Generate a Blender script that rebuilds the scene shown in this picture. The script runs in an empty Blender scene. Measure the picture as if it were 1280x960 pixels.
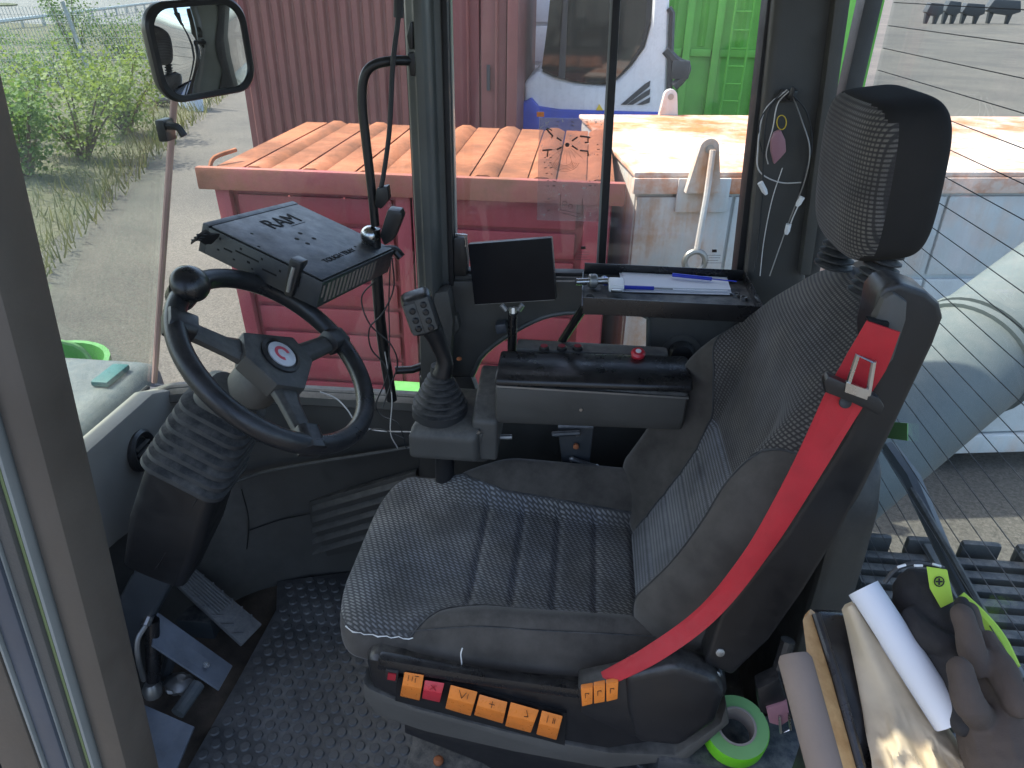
import bpy, bmesh, math, random
from mathutils import Vector as V, Matrix
random.seed(7)
S = bpy.context.scene
COL = S.collection
rad = math.radians
# ---------------------------------------------------------------- camera
FPX, TH, PS, RO = 905.0, rad(28.9), rad(5.2), rad(1.0)
CAM = V((0, 0, 1.5))
_h = V((-math.sin(PS), math.cos(PS), 0)); _z = V((0, 0, 1))
FW = math.cos(TH)*_h - math.sin(TH)*_z
_r0 = V((math.cos(PS), math.sin(PS), 0)); _u0 = math.sin(TH)*_h + math.cos(TH)*_z
RT = math.cos(RO)*_r0 + math.sin(RO)*_u0
UP = math.cos(RO)*_u0 - math.sin(RO)*_r0
cd = bpy.data.cameras.new('camera'); cam = bpy.data.objects.new('camera', cd); COL.objects.link(cam)
cd.sensor_width = 36; cd.lens = 36*FPX/1280; cd.clip_start = .02; cd.clip_end = 3000
M3 = Matrix((RT, UP, -FW)).transposed()
cam.matrix_world = Matrix.Translation(CAM) @ M3.to_4x4()
S.camera = cam
S.render.resolution_x = 1024; S.render.resolution_y = 768
# ---------------------------------------------------------------- sky, sun, exposure
SUN_EL, SUN_AZ = rad(56), math.atan2(.21, -.97)      # azimuth of the direction towards the sun
w = bpy.data.worlds.new('World'); S.world = w; w.use_nodes = True
nt = w.node_tree; sky = nt.nodes.new('ShaderNodeTexSky'); sky.sky_type = 'NISHITA'
sky.sun_disc = False; sky.air_density = .75; sky.dust_density = 2.5; sky.ozone_density = .4; sky.sun_elevation = SUN_EL; sky.sun_rotation = math.pi/2 - SUN_AZ
nt.links.new(sky.outputs[0], nt.nodes['Background'].inputs[0]); nt.nodes['Background'].inputs[1].default_value = .15
sd = bpy.data.lights.new('sun', 'SUN'); sd.energy = 2.4; sd.angle = rad(.53); sd.color = (1, .93, .82)
sun = bpy.data.objects.new('sun', sd); COL.objects.link(sun)
sv = V((math.cos(SUN_EL)*math.cos(SUN_AZ), math.cos(SUN_EL)*math.sin(SUN_AZ), math.sin(SUN_EL)))
sun.rotation_euler = sv.to_track_quat('Z', 'Y').to_euler(); sun.location = (-20, 10, 30)
S.view_settings.view_transform = 'Standard'; S.view_settings.look = 'None'
S.view_settings.exposure = 1.8; S.view_settings.gamma = 1
S.render.engine = 'CYCLES'
S.cycles.max_bounces = 7; S.cycles.diffuse_bounces = 3; S.cycles.glossy_bounces = 3; S.cycles.transparent_max_bounces = 24

def P(px, py, x=None, y=None, z=None, d=None):
    """point of the place seen along one direction, on the plane x, y or z = const"""
    v = FW + (px-640)/FPX*RT - (py-480)/FPX*UP
    if x is not None: t = (x-CAM.x)/v.x
    elif y is not None: t = (y-CAM.y)/v.y
    elif z is not None: t = (z-CAM.z)/v.z
    else: t = d
    return CAM + t*v
# ---------------------------------------------------------------- materials
class N:
    def __init__(s, name):
        s.m = bpy.data.materials.new(name); s.m.use_nodes = True
        s.t = s.m.node_tree; s.b = s.t.nodes['Principled BSDF']; s.o = s.t.nodes['Material Output']
        s._c = None
    def n(s, ty, **k):
        a = s.t.nodes.new('ShaderNode'+ty)
        for q, v in k.items(): setattr(a, q, v)
        return a
    def l(s, a, b): s.t.links.new(a, b)
    def co(s, kind='Object'):
        if s._c is None: s._c = s.n('TexCoord')
        return s._c.outputs[kind]
    def noise(s, scale, detail=4, rough=.55, co=None, stretch=None):
        a = s.n('TexNoise'); a.inputs['Scale'].default_value = scale; a.inputs['Detail'].default_value = detail
        a.inputs['Roughness'].default_value = rough
        c = co or s.co()
        if stretch:
            mp = s.n('Mapping'); mp.inputs['Scale'].default_value = stretch; s.l(c, mp.inputs[0]); c = mp.outputs[0]
        s.l(c, a.inputs[0]); return a.outputs[0]
    def ramp(s, f, *stops):
        a = s.n('ValToRGB'); e = a.color_ramp.elements
        while len(e) < len(stops): e.new(.5)
        for k, (p, c) in enumerate(stops):
            e[k].position = p; e[k].color = (c, c, c, 1) if isinstance(c, (int, float)) else (*c, 1)
        s.l(f, a.inputs[0]); return a.outputs[0]
    def mix(s, f, a, b, mode='MIX'):
        m = s.n('Mix', data_type='RGBA', blend_type=mode)
        for sock, v in ((m.inputs[0], f), (m.inputs[6], a), (m.inputs[7], b)):
            if isinstance(v, (int, float)): sock.default_value = v
            elif isinstance(v, tuple): sock.default_value = (*v, 1)
            else: s.l(v, sock)
        return m.outputs[2]
    def math(s, op, a, b=0.0):
        m = s.n('Math', operation=op)
        for i, v in enumerate((a, b)):
            if isinstance(v, (int, float)): m.inputs[i].default_value = v
            else: s.l(v, m.inputs[i])
        return m.outputs[0]
    def bump(s, h, st=.2, dist=.002):
        b = s.n('Bump'); b.inputs['Strength'].default_value = st; b.inputs['Distance'].default_value = dist
        s.l(h, b.inputs['Height']); s.l(b.outputs[0], s.b.inputs['Normal'])
    def base(s, c):
        if isinstance(c, tuple): s.b.inputs['Base Color'].default_value = (*c, 1)
        else: s.l(c, s.b.inputs['Base Color'])
    def rough(s, r):
        if isinstance(r, (int, float)): s.b.inputs['Roughness'].default_value = r
        else: s.l(r, s.b.inputs['Roughness'])

MT = {}
def sc(c, k): return tuple(min(1, x*k) for x in c)
def plain(name, c, rough=.5, metal=0, var=.18, vs=6, bump=0, bs=300, bd=.001, spec=.5, dust=0):
    n = N(name)
    f = n.noise(vs, 5)
    col = n.mix(n.ramp(f, (.3, 0), (.7, 1)), sc(c, 1-var), sc(c, 1+var))
    if dust:
        g = n.n('NewGeometry'); sx = n.n('SeparateXYZ'); n.l(g.outputs['Normal'], sx.inputs[0])
        up = n.math('MULTIPLY', n.math('MAXIMUM', sx.outputs[2], 0), n.ramp(n.noise(vs*5, 6, .7), (.38, 0), (.68, dust)))
        col = n.mix(up, col, (.30, .28, .25))
    n.base(col); n.rough(n.ramp(n.noise(vs*4, 5, .65), (.3, max(.02, rough-.1)), (.75, min(1, rough+.13))))
    n.b.inputs['Metallic'].default_value = metal; n.b.inputs['Specular IOR Level'].default_value = spec
    if bump: n.bump(n.noise(bs, 3), bump, bd)
    MT[name] = n.m; return n
plain('panel', (.074, .072, .065), .55, bump=.35, bs=420, dust=.35)
plain('panel_light', (.205, .195, .175), .6, bump=.35, bs=420, dust=.35)
plain('panel_dark', (.052, .051, .047), .5, bump=.3, bs=380, dust=.3)
plain('black_plastic', (.014, .014, .015), .38, bump=.12, bs=500, dust=.25)
plain('black_gloss', (.012, .012, .013), .3, bump=.05, bs=60, dust=.1)
plain('rubber', (.022, .024, .026), .62, bump=.2, bs=300, dust=.4)
plain('wheel_grip', (.016, .017, .019), .34, bump=.25, bs=240, bd=.0015, dust=.12)
plain('tray_black', (.028, .031, .035), .42, bump=.12, bs=700, dust=.35)
plain('hole', (.004, .004, .004), .9)
plain('steel', (.55, .55, .54), .28, 1)
plain('dull_steel', (.30, .30, .29), .45, .8)
plain('post_grey', (.085, .090, .084), .42, bump=.1, dust=.2)
plain('pillar_brown', (.078, .066, .052), .55, bump=.2, bs=200)
plain('trim_blue', (.060, .070, .086), .38)
plain('trim_pale', (.22, .235, .22), .35)
plain('reflection_green', (.15, .19, .08), .4)
plain('seal', (.010, .010, .011), .6)
plain('red_plastic', (.55, .030, .045), .35)
plain('orange', (.80, .225, .030), .33, var=.1, vs=40, dust=.1)
plain('icon', (.03, .015, .01), .5)
plain('icon_red', (.30, .01, .02), .5)
plain('white', (.78, .78, .77), .6, var=.05)
plain('paper', (.66, .67, .70), .75, var=.03)
plain('cable_white', (.6, .58, .55), .5)
plain('pen_blue', (.02, .04, .42), .3)
plain('logo_grey', (.62, .62, .64), .3, var=.05)
plain('logo_red', (.62, .06, .09), .35)
plain('lime', (.16, .56, .02), .4, var=.1)
plain('lime_edge', (.20, .42, .15), .5)
plain('cardboard', (.30, .25, .21), .85)
plain('tape_core', (.33, .28, .24), .8)
plain('suede', (.21, .165, .135), .95, bump=.3, bs=300)
plain('brown_paper', (.50, .405, .28), .8, vs=9, bump=.5, bs=22, bd=.006)
plain('glove_black', (.022, .020, .020), .9, bump=.5, bs=500, bd=.001)
plain('glove_brown', (.075, .056, .045), .92, bump=.5, bs=400, bd=.001)
plain('glove_lime', (.40, .58, .06), .8, bump=.4, bs=400)
plain('pink', (.34, .17, .20), .35)
plain('floor_dirt', (.072, .056, .042), .9, var=.6, vs=14, bump=.5, bs=90, bd=.004)
plain('pedal_rubber', (.135, .14, .145), .75, vs=30, bump=.3, bs=200, dust=.5)
plain('pedal_steel', (.13, .15, .18), .38, .2, vs=20, dust=.15)
plain('machine_green', (.08, .30, .045), .4, dust=.2)
plain('machine_grey', (.095, .11, .118), .5, dust=.3)
plain('tube_grey', (.125, .15, .15), .62, var=.12, vs=3, dust=.25)
plain('hood_black', (.030, .036, .042), .45, dust=.5)
plain('exc_white', (.70, .71, .72), .3, var=.04)
plain('exc_blue', (.025, .06, .42), .4)
plain('yellow', (.7, .5, .03), .5)
plain('stone', (.17, .165, .15), .9, var=.4, vs=3, bump=.6, bs=12, bd=.03)
plain('galv', (.38, .40, .41), .45, .6)
plain('salmon', (.46, .29, .25), .5)
plain('bark', (.14, .10, .07), .9)
plain('twine', (.75, .74, .70), .9)
plain('teal', (.02, .12, .12), .5)
plain('roof_lining', (.25, .25, .24), .8)

def glass(name, tint, dust, streak=0):
    n = N(name); t = n.t; t.nodes.remove(n.b)
    tr = n.n('BsdfTransparent'); tr.inputs[0].default_value = (*tint, 1)
    gl = n.n('BsdfGlossy'); gl.inputs['Roughness'].default_value = .015
    df = n.n('BsdfDiffuse'); df.inputs[0].default_value = (.62, .62, .58, 1)
    lw = n.n('LayerWeight'); lw.inputs[0].default_value = .5
    fr = n.math('ADD', .035, n.math('MULTIPLY', n.math('POWER', lw.outputs['Facing'], 5.0), .9))
    a = n.n('MixShader'); n.l(fr, a.inputs[0]); n.l(tr.outputs[0], a.inputs[1]); n.l(gl.outputs[0], a.inputs[2])
    d = n.ramp(n.noise(5, 4, .75), (.35, dust*.4), (.62, dust), (.8, dust*2.2))
    fine = n.ramp(n.noise(120, 1, .8), (.66, 0), (.78, dust*1.5))
    d = n.math('ADD', d, fine)
    if streak: d = n.math('ADD', d, n.ramp(n.noise(14, 3, .7, stretch=(6, 6, .5)), (.5, 0), (.72, streak)))
    b = n.n('MixShader'); n.l(d, b.inputs[0]); n.l(a.outputs[0], b.inputs[1]); n.l(df.outputs[0], b.inputs[2])
    n.l(b.outputs[0], n.o.inputs[0]); MT[name] = n.m
glass('glass', (.96, .985, .972), .022, .035)
glass('glass_front', (.90, .96, .925), .085, .07)
glass('glass_rear', (.93, .97, .96), .022, .02)
glass('clear_film', (.90, .84, .84), .2)
n = N('dark_glass'); n.base((.012, .016, .016)); n.rough(.05); n.b.inputs['Specular IOR Level'].default_value = .8; MT['dark_glass'] = n.m
n = N('screen'); n.base((.004, .005, .008)); n.rough(n.ramp(n.noise(9, 6, .7), (.3, .08), (.8, .3))); n.b.inputs['Specular IOR Level'].default_value = .10; MT['screen'] = n.m
n = N('mirror'); n.base((.82, .84, .84)); n.rough(.01); n.b.inputs['Metallic'].default_value = 1; MT['mirror'] = n.m

# seat cloth: dark weave with rows of pale dashes, worn grey in places (UV in metres)
def cloth(name, fu, fv, dark, light, shear=.5, lo=.15, worn=.5, duty=.35):
    n = N(name); uv = n.n('UVMap'); sx = n.n('SeparateXYZ'); n.l(uv.outputs[0], sx.inputs[0])
    u, v = sx.outputs[0], sx.outputs[1]
    row = n.math('MULTIPLY', v, fv)
    a = n.math('FRACT', row)
    off = n.math('MULTIPLY', n.math('FLOOR', row), shear)
    b = n.math('FRACT', n.math('ADD', n.math('MULTIPLY', u, fu), off))
    la = n.ramp(a, (0, 0), (.25, 1), (.55, 1), (.8, 0))
    lb = n.ramp(b, (0, lo), (.12, 1), (.5+duty*.3, 1), (.75, lo))
    g = n.math('MULTIPLY', la, lb)
    wv = n.ramp(n.noise(9, 6, .6), (.35, .35), (.7, 1.0))
    g2 = n.math('MULTIPLY', g, wv)
    thread = n.ramp(n.noise(900, 2), (.3, .75), (.7, 1.2))
    ground = n.mix(n.ramp(n.noise(4.5, 5, .6), (.38, 0), (.68, worn)), dark, sc(dark, 2.6))
    lt = n.mix(n.ramp(n.noise(7, 3), (.42, 0), (.62, 1)), light, (light[0]*.8, light[1]*.86, light[2]*1.02))
    c = n.mix(g2, ground, lt); c = n.mix(1.0, c, thread, 'MULTIPLY')
    n.base(c); n.rough(.95); n.b.inputs['Specular IOR Level'].default_value = .15
    n.b.inputs['Sheen Weight'].default_value = .12
    n.bump(g, .5, .0012); MT[name] = n.m
cloth('cloth_cushion', 48, 185, (.050, .049, .048), (.33, .32, .29), .42)
cloth('cloth_back', 165, 170, (.034, .032, .031), (.20, .182, .155), .0, .12, .4)
cloth('cloth_channel', 180, 120, (.062, .062, .064), (.28, .28, .275), .3, .3, .8)
n = plain('velour', (.068, .061, .053), .95, var=.3, vs=16, bump=.35, bs=900, bd=.0008, spec=.15, dust=.10)
n.b.inputs['Sheen Weight'].default_value = .18
n = plain('velour_dark', (.030, .028, .026), .98, var=.25, bump=.35, bs=900, bd=.0008, spec=.12)
n = plain('belt_red', (.44, .016, .024), .6, var=.1, vs=30, bump=.6, bs=700, bd=.0008)
# mat, wood
n = N('mat'); f = n.noise(7, 8, .7)
n.base(n.mix(n.ramp(f, (.42, 0), (.62, .8)), (.072, .074, .075), (.185, .183, .177))); n.rough(n.ramp(n.noise(12, 6, .7), (.3, .38), (.7, .75))); n.bump(n.noise(160, 4), .25, .001); MT['mat'] = n.m
n = N('wood'); n.base(n.mix(n.ramp(n.noise(60, 5, .6, stretch=(1, 1, .06)), (.3, 0), (.7, 1)), (.40, .21, .075), (.60, .36, .15))); n.rough(.45); MT['wood'] = n.m
# painted, rusty containers
def rusty(name, paint, rust, amount, streak=True, scale=1.4, rough=.55):
    n = N(name)
    a = n.noise(scale, 9, .68); b = n.noise(scale*5, 8, .7)
    m = n.math('ADD', n.math('MULTIPLY', a, .75), n.math('MULTIPLY', b, .25))
    if streak: m = n.math('ADD', n.math('MULTIPLY', m, .6), n.math('MULTIPLY', n.noise(2.2, 8, .6, stretch=(2.2, 2.2, .16)), .4))
    msk = n.ramp(m, (amount-.06, 0), (amount+.07, 1))
    edge = n.ramp(m, (amount-.14, 0), (amount, .45))
    p = n.mix(n.ramp(n.noise(3, 7, .65), (.3, 0), (.7, 1)), sc(paint, .86), sc(paint, 1.1))
    p = n.mix(edge, p, sc(rust, 1.9))
    r = n.mix(n.ramp(b, (.3, 0), (.7, 1)), sc(rust, .55), sc(rust, 1.35))
    n.base(n.mix(msk, p, r)); n.rough(n.ramp(msk, (0, rough), (1, .92))); n.bump(n.noise(60, 6), .25, .006); MT[name] = n.m
rusty('red_paint', (.30, .044, .060), (.15, .05, .028), .62)
rusty('red_rim', (.30, .070, .070), (.22, .09, .05), .53, False)
rusty('roof_rust', (.42, .14, .05), (.22, .075, .03), .48, False, 1.5)
rusty('white_paint', (.52, .565, .575), (.36, .16, .05), .612, True, 1.0)
rusty('white_roof', (.64, .62, .57), (.44, .15, .05), .525, False, 1.3)
rusty('maroon', (.165, .054, .048), (.10, .04, .03), .62)
rusty('green_paint', (.13, .42, .06), (.11, .17, .045), .74, True, .6)
rusty('pale_panel', (.55, .60, .66), (.3, .25, .2), .75)
# ground
n = N('asphalt'); big = n.noise(.35, 6, .6); fine = n.noise(55, 4, .7)
c = n.mix(n.ramp(big, (.35, 0), (.65, 1)), (.074, .070, .063), (.120, .110, .094))
c = n.mix(1.0, c, n.ramp(fine, (.3, .45), (.7, 1.55)), 'MULTIPLY'); n.base(c); n.rough(.95); n.bump(fine, .6, .01)
MT['asphalt'] = n.m
n = N('road_asphalt'); n.base(n.mix(n.noise(.2, 4), (.15, .147, .15), (.19, .187, .19))); n.rough(.9); MT['road_asphalt'] = n.m
n = N('verge'); n.base(n.mix(n.ramp(n.noise(1.3, 8, .7), (.35, 0), (.65, 1)), (.075, .085, .038), (.16, .145, .10))); n.rough(1); n.bump(n.noise(9, 6), 1, .08); MT['verge'] = n.m
def leafmat(name, a, b):
    n = N(name); oi = n.noise(2.5, 3); n.base(n.mix(n.ramp(oi, (.35, 0), (.65, 1)), a, b)); n.rough(.6)
    tl = n.n('BsdfTranslucent'); tl.inputs[0].default_value = (*sc(b, 1.3), 1); mx = n.n('MixShader'); mx.inputs[0].default_value = .35
    n.l(n.b.outputs[0], mx.inputs[1]); n.l(tl.outputs[0], mx.inputs[2]); n.l(mx.outputs[0], n.o.inputs[0]); MT[name] = n.m
leafmat('leaf', (.055, .13, .022), (.12, .20, .038))
leafmat('leaf_pale', (.10, .17, .03), (.21, .27, .055))
leafmat('grass', (.07, .10, .028), (.15, .15, .06))
# ---------------------------------------------------------------- mesh builder
class MB:
    def __init__(s): s.bm = bmesh.new(); s.uv = None
    def face(s, vs):
        try: return s.bm.faces.new(vs)
        except ValueError: return None
    def prism(s, pts, ext):
        ext = V(ext); a = [s.bm.verts.new(V(p)) for p in pts]; b = [s.bm.verts.new(V(p)+ext) for p in pts]
        s.face(a); s.face(b[::-1])
        for i in range(len(a)): s.face([a[i-1], a[i], b[i], b[i-1]][::-1])
        return s
    def px(s, pp, th, **k):
        """slab with this outline on the plane, th thick along the plane's own axis"""
        ax = V((th if 'x' in k else 0, th if 'y' in k else 0, th if 'z' in k else 0))
        return s.prism([P(a, b, **k) for a, b in pp], ax)
    def box(s, lo, hi, R=None, c=None):
        lo, hi = V(lo), V(hi); q = [V((x, y, z)) for z in (lo.z, hi.z) for y in (lo.y, hi.y) for x in (lo.x, hi.x)]
        if R is not None: q = [(c or V((0, 0, 0))) + R @ p for p in q]
        v = [s.bm.verts.new(p) for p in q]
        for f in ((0, 2, 3, 1), (4, 5, 7, 6), (0, 1, 5, 4), (2, 6, 7, 3), (0, 4, 6, 2), (1, 3, 7, 5)): s.face([v[i] for i in f])
        return s
    def ring(s, pts): return [s.bm.verts.new(V(p)) for p in pts]
    def skin(s, rings, cap=True, closed=False):
        n = len(rings[0])
        rr = rings + ([rings[0]] if closed else [])
        for a, b in zip(rr, rr[1:]):
            for i in range(n): s.face([a[i-1], a[i], b[i], b[i-1]])
        if cap and not closed: s.face(rings[0][::-1] if True else 0); s.face(rings[-1])
        return s
    def tube(s, path, r, n=10, cap=True, closed=False):
        path = [V(p) for p in path]; m = len(path); rings = []; up = None
        for i, p in enumerate(path):
            if closed: t = path[(i+1) % m]-path[i-1]
            else: t = path[min(i+1, m-1)]-path[max(i-1, 0)]
            t.normalize()
            if up is None: up = t.orthogonal().normalized()
            up = (up - t*up.dot(t)); up = up.normalized() if up.length > 1e-6 else t.orthogonal().normalized()
            sd = t.cross(up); q = r[i] if isinstance(r, (list, tuple)) else r
            rings.append(s.ring([p+(up*math.cos(a)+sd*math.sin(a))*q for a in [2*math.pi*k/n for k in range(n)]]))
        return s.skin(rings, cap, closed)
    def lathe(s, prof, c, ax, n=32, cap=True):
        ax = V(ax).normalized(); a = ax.orthogonal().normalized(); b = ax.cross(a); c = V(c)
        rings = [s.ring([c+ax*z+(a*math.cos(t)+b*math.sin(t))*r for t in [2*math.pi*k/n for k in range(n)]]) for r, z in prof]
        return s.skin(rings, cap)
    def loft(s, secs, cap=True): return s.skin([s.ring(q) for q in secs], cap)
    def build(s, name, m, parent=None, bevel=0, seg=2, smooth=True, loc=None, ang=.6):
        bm = s.bm
        bmesh.ops.recalc_face_normals(bm, faces=bm.faces)
        if bevel:
            es = [e for e in bm.edges if len(e.link_faces) == 2 and e.calc_face_angle(0) > .5]
            bmesh.ops.bevel(bm, geom=es, offset=bevel, segments=seg, affect='EDGES', profile=.6, clamp_overlap=True)
        for f in bm.faces: f.smooth = smooth
        for e in bm.edges:
            if len(e.link_faces) == 2 and e.calc_face_angle(0) > ang: e.smooth = False
        root = loc
        if parent is not None:
            r = parent
            while r.parent: r = r.parent
            root = r.location
        if root is not None: bmesh.ops.translate(bm, verts=bm.verts, vec=-V(root))
        me = bpy.data.meshes.new(name); bm.to_mesh(me); bm.free()
        me.materials.append(MT[m] if isinstance(m, str) else m)
        o = bpy.data.objects.new(name, me); COL.objects.link(o)
        if parent is not None: o.parent = parent
        elif loc is not None: o.location = V(loc)
        return o
def thing(name, label, cat, loc=(0, 0, 0), group=None):
    o = bpy.data.objects.new(name, None); COL.objects.link(o); o.location = V(loc); o.empty_display_size = .1
    o['label'] = label; o['category'] = cat
    if group: o['group'] = group
    return o
def tag(o, label, cat, group=None):
    o['label'] = label; o['category'] = cat
    if group: o['group'] = group
    return o
def struct(o): o['kind'] = 'structure'; return o
def stuff(o): o['kind'] = 'stuff'; return o
def inst(name, src, parent, off):
    o = bpy.data.objects.new(name, src.data); COL.objects.link(o); o.parent = parent; o.location = src.location+V(off); return o
def text(body, size, ext, name, m, parent, M, align='CENTER'):
    c = bpy.data.curves.new('t', 'FONT'); c.body = body; c.size = size; c.extrude = ext; c.align_x = align; c.align_y = 'CENTER'
    t = bpy.data.objects.new('t', c); COL.objects.link(t)
    dg = bpy.context.evaluated_depsgraph_get(); me = bpy.data.meshes.new_from_object(t.evaluated_get(dg))
    bpy.data.objects.remove(t)
    r = parent
    while r.parent: r = r.parent
    me.transform(Matrix.Translation(-r.location) @ M); me.materials.clear(); me.materials.append(MT[m]); me.name = name
    o = bpy.data.objects.new(name, me); COL.objects.link(o); o.parent = parent; return o
def frame(o, x, y):
    """matrix with axes x, y (made orthogonal) and their normal, at o"""
    x = V(x).normalized(); zz = x.cross(V(y)).normalized(); yy = zz.cross(x)
    return Matrix.Translation(V(o)) @ Matrix((x, yy, zz)).transposed().to_4x4()
def curve(pts, n=8):
    """smooth path through the points"""
    pts = [V(p) for p in pts]; q = [2*pts[0]-pts[1]]+pts+[2*pts[-1]-pts[-2]]; out = []
    for i in range(1, len(q)-2):
        a, b, c, d = q[i-1:i+3]
        for k in range(n):
            t = k/n; out.append(.5*((2*b)+(c-a)*t+(2*a-5*b+4*c-d)*t*t+(3*b-a-3*c+d)*t**3))
    return out+[pts[-1]]
def sm(a, b, x):
    t = max(0, min(1, (x-a)/(b-a))); return t*t*(3-2*t)
def interp(tab, t):
    for (a, x), (b, y) in zip(tab, tab[1:]):
        if t <= b: return x+(y-x)*(t-a)/(b-a) if b > a else y
    return tab[-1][1]
def rrect(w, h, r, n=5):
    o = []
    for cx, cy, a0 in ((w-r, h-r, 0), (-w+r, h-r, 90), (-w+r, -h+r, 180), (w-r, -h+r, 270)):
        for k in range(n+1):
            a = rad(a0+90*k/n); o.append((cx+r*math.cos(a), cy+r*math.sin(a)))
    return o
# ================================================================ THE SETTING OUTSIDE
GZ = -1.5
b = MB(); b.box((-400, -400, GZ-.2), (400, 400, GZ)); struct(b.build('ground', 'asphalt'))
def sheet(name, pts, z, m):
    bb = MB(); bb.prism([(x, y, z) for x, y in pts], (0, 0, -.003)); return struct(bb.build(name, m))
sheet('road', [(-150, 20), (-60, 34), (-30, 60), (-16, 120), (-10, 300), (-60, 300), (-300, 200)], GZ+.012, 'road_asphalt')
# verge: a low uneven bank
vb = MB(); nx, ny = 40, 50; g = []
for j in range(ny+1):
    row = []
    for i in range(nx+1):
        t = j/ny; y = 6+44*t*t+4*t; e = -6.6-.36*(y-8)*(1-.25*t) if y < 60 else -20
        x = e - (22+10*t)*(i/nx)**1.4
        hgt = .55*sm(0, .35, i/nx)*sm(0, .06, t)*(1-sm(.6, 1, i/nx))*(1-sm(.75, 1, t)) + random.uniform(-.05, .07)*sm(0, .12, i/nx)
        row.append(vb.bm.verts.new((x, y, GZ+.004+max(0, hgt))))
    g.append(row)
for j in range(ny):
    for i in range(nx): vb.face([g[j][i], g[j][i+1], g[j+1][i+1], g[j+1][i]])
struct(vb.build('verge', 'verge'))
island = MB(); island.prism([(-78+9*math.cos(a)*1.5, 84+9*math.sin(a), GZ+.02) for a in [k*math.pi/14 for k in range(28)]], (0, 0, .12))
struct(island.build('kerb_island', 'grass'))
# grass tufts and dry weeds on the bank (uncountable)
gb = MB()
def vz(x, y): return GZ+.03
for k in range(11000):
    t = random.random()**1.3; y = 7+32*t; e = -6.6-.36*(y-8)*(1-.25*math.sqrt(max(0, (y-6)/48)))
    x = e-random.random()**1.5*16+.4; h = random.uniform(.02, .26); a = random.random()*6.3; ww = random.uniform(.006, .014)*(1+t)
    dx, dy = math.cos(a)*ww, math.sin(a)*ww; lx, ly = random.uniform(-.15, .15), random.uniform(-.15, .15)
    z0 = GZ+.1*random.random()
    v = [gb.bm.verts.new(q) for q in ((x-dx, y-dy, z0), (x+dx, y+dy, z0), (x+lx, y+ly, z0+h+.15))]; gb.face(v)
stuff(tag(gb.build('weeds', 'grass', smooth=False), 'dry grass and low weeds covering the bank at the roadside', 'weeds'))
# stones on the bank
for k in range(14):
    x, y = random.uniform(-15.5, -10.5), random.uniform(15, 20.5)
    r = random.uniform(.12, .34); bb = MB(); bmesh.ops.create_icosphere(bb.bm, subdivisions=2, radius=r)
    for v in bb.bm.verts: v.co = V((v.co.x*random.uniform(.8, 1.25), v.co.y*random.uniform(.8, 1.2), v.co.z*random.uniform(.5, .8)))
    o = bb.build('stone', 'stone', smooth=False); o.location = (x, y, GZ+.25)
    tag(o, 'grey stone lying among weeds on the roadside bank', 'stone', 'stones on the bank')
# leafy shrubs
def shrub(x, y, r, h, label, m, nl=1500, seed=1):
    rnd = random.Random(seed); t = thing('shrub', label, 'shrub', (x, y, GZ))
    st = MB(); tips = []
    for k in range(11):
        a = rnd.random()*6.28; q = rnd.uniform(.2, .95); hh = h*rnd.uniform(.55, 1.0)
        p = [V((x, y, GZ)), V((x+math.cos(a)*r*q*.45, y+math.sin(a)*r*q*.45, GZ+hh*.55)), V((x+math.cos(a)*r*q, y+math.sin(a)*r*q, GZ+hh))]
        st.tube(curve(p, 3), [.028, .025, .022, .018, .014, .010, .006], 5); tips.append(p)
    st.build('stem', 'bark', t)
    lf = MB()
    for k in range(nl):
        p = rnd.choice(tips); u = rnd.uniform(.25, 1.08); c = p[1].lerp(p[2], min(1, u)) if u > .5 else p[0].lerp(p[1], u*2)
        c = c+V((rnd.gauss(0, .16)*r, rnd.gauss(0, .16)*r, rnd.gauss(0, .10)*h)); c.z = max(GZ+.05, c.z)
        L = rnd.uniform(.05, .11); d = V((rnd.gauss(0, 1), rnd.gauss(0, 1), rnd.gauss(.3, .6))).normalized(); s2 = d.orthogonal().normalized()*L*.32
        q = [c-d*L*.5, c+s2, c+d*L*.5+V((0, 0, -.01)), c-s2]; lf.face([lf.bm.verts.new(e) for e in q])
    lf.build('foliage', m, t, smooth=False)
for i, (px, py, r, h, lab, m, nl) in enumerate((
    (108, 205, 1.15, 1.75, 'bushy yellow-green shrub at the yard edge, the largest and nearest in full view', 'leaf_pale', 2600),
    (40, 232, 1.0, 1.6, 'green shrub beside the left cab pillar at the edge of the yard', 'leaf', 2000),
    (160, 172, 1.0, 1.7, 'loose pale green shrub right of the leaning fence post', 'leaf_pale', 2000),
    (18, 190, .9, 1.5, 'tall narrow shrub half hidden by the cab pillar', 'leaf', 1500),
    (55, 128, 1.6, 1.5, 'broad shrub growing against the wire fence left of its leaning post', 'leaf', 2200),
    (100, 92, 1.0, 2.8, 'tall pointed young tree behind the wire fence', 'leaf', 2200),
    (165, 88, 2.2, 2.0, 'wide low shrub behind the fence near the mirror', 'leaf', 2000),
    (225, 112, 1.3, 1.6, 'small shrub at the back of the yard under the mirror', 'leaf_pale', 1300),
    (30, 75, 2.4, 1.1, 'dull green shrub along the road behind the fence', 'leaf', 1800))):
    p = P(px, py, z=GZ); shrub(p.x, p.y, r, h, lab, m, nl, i+3)
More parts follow.
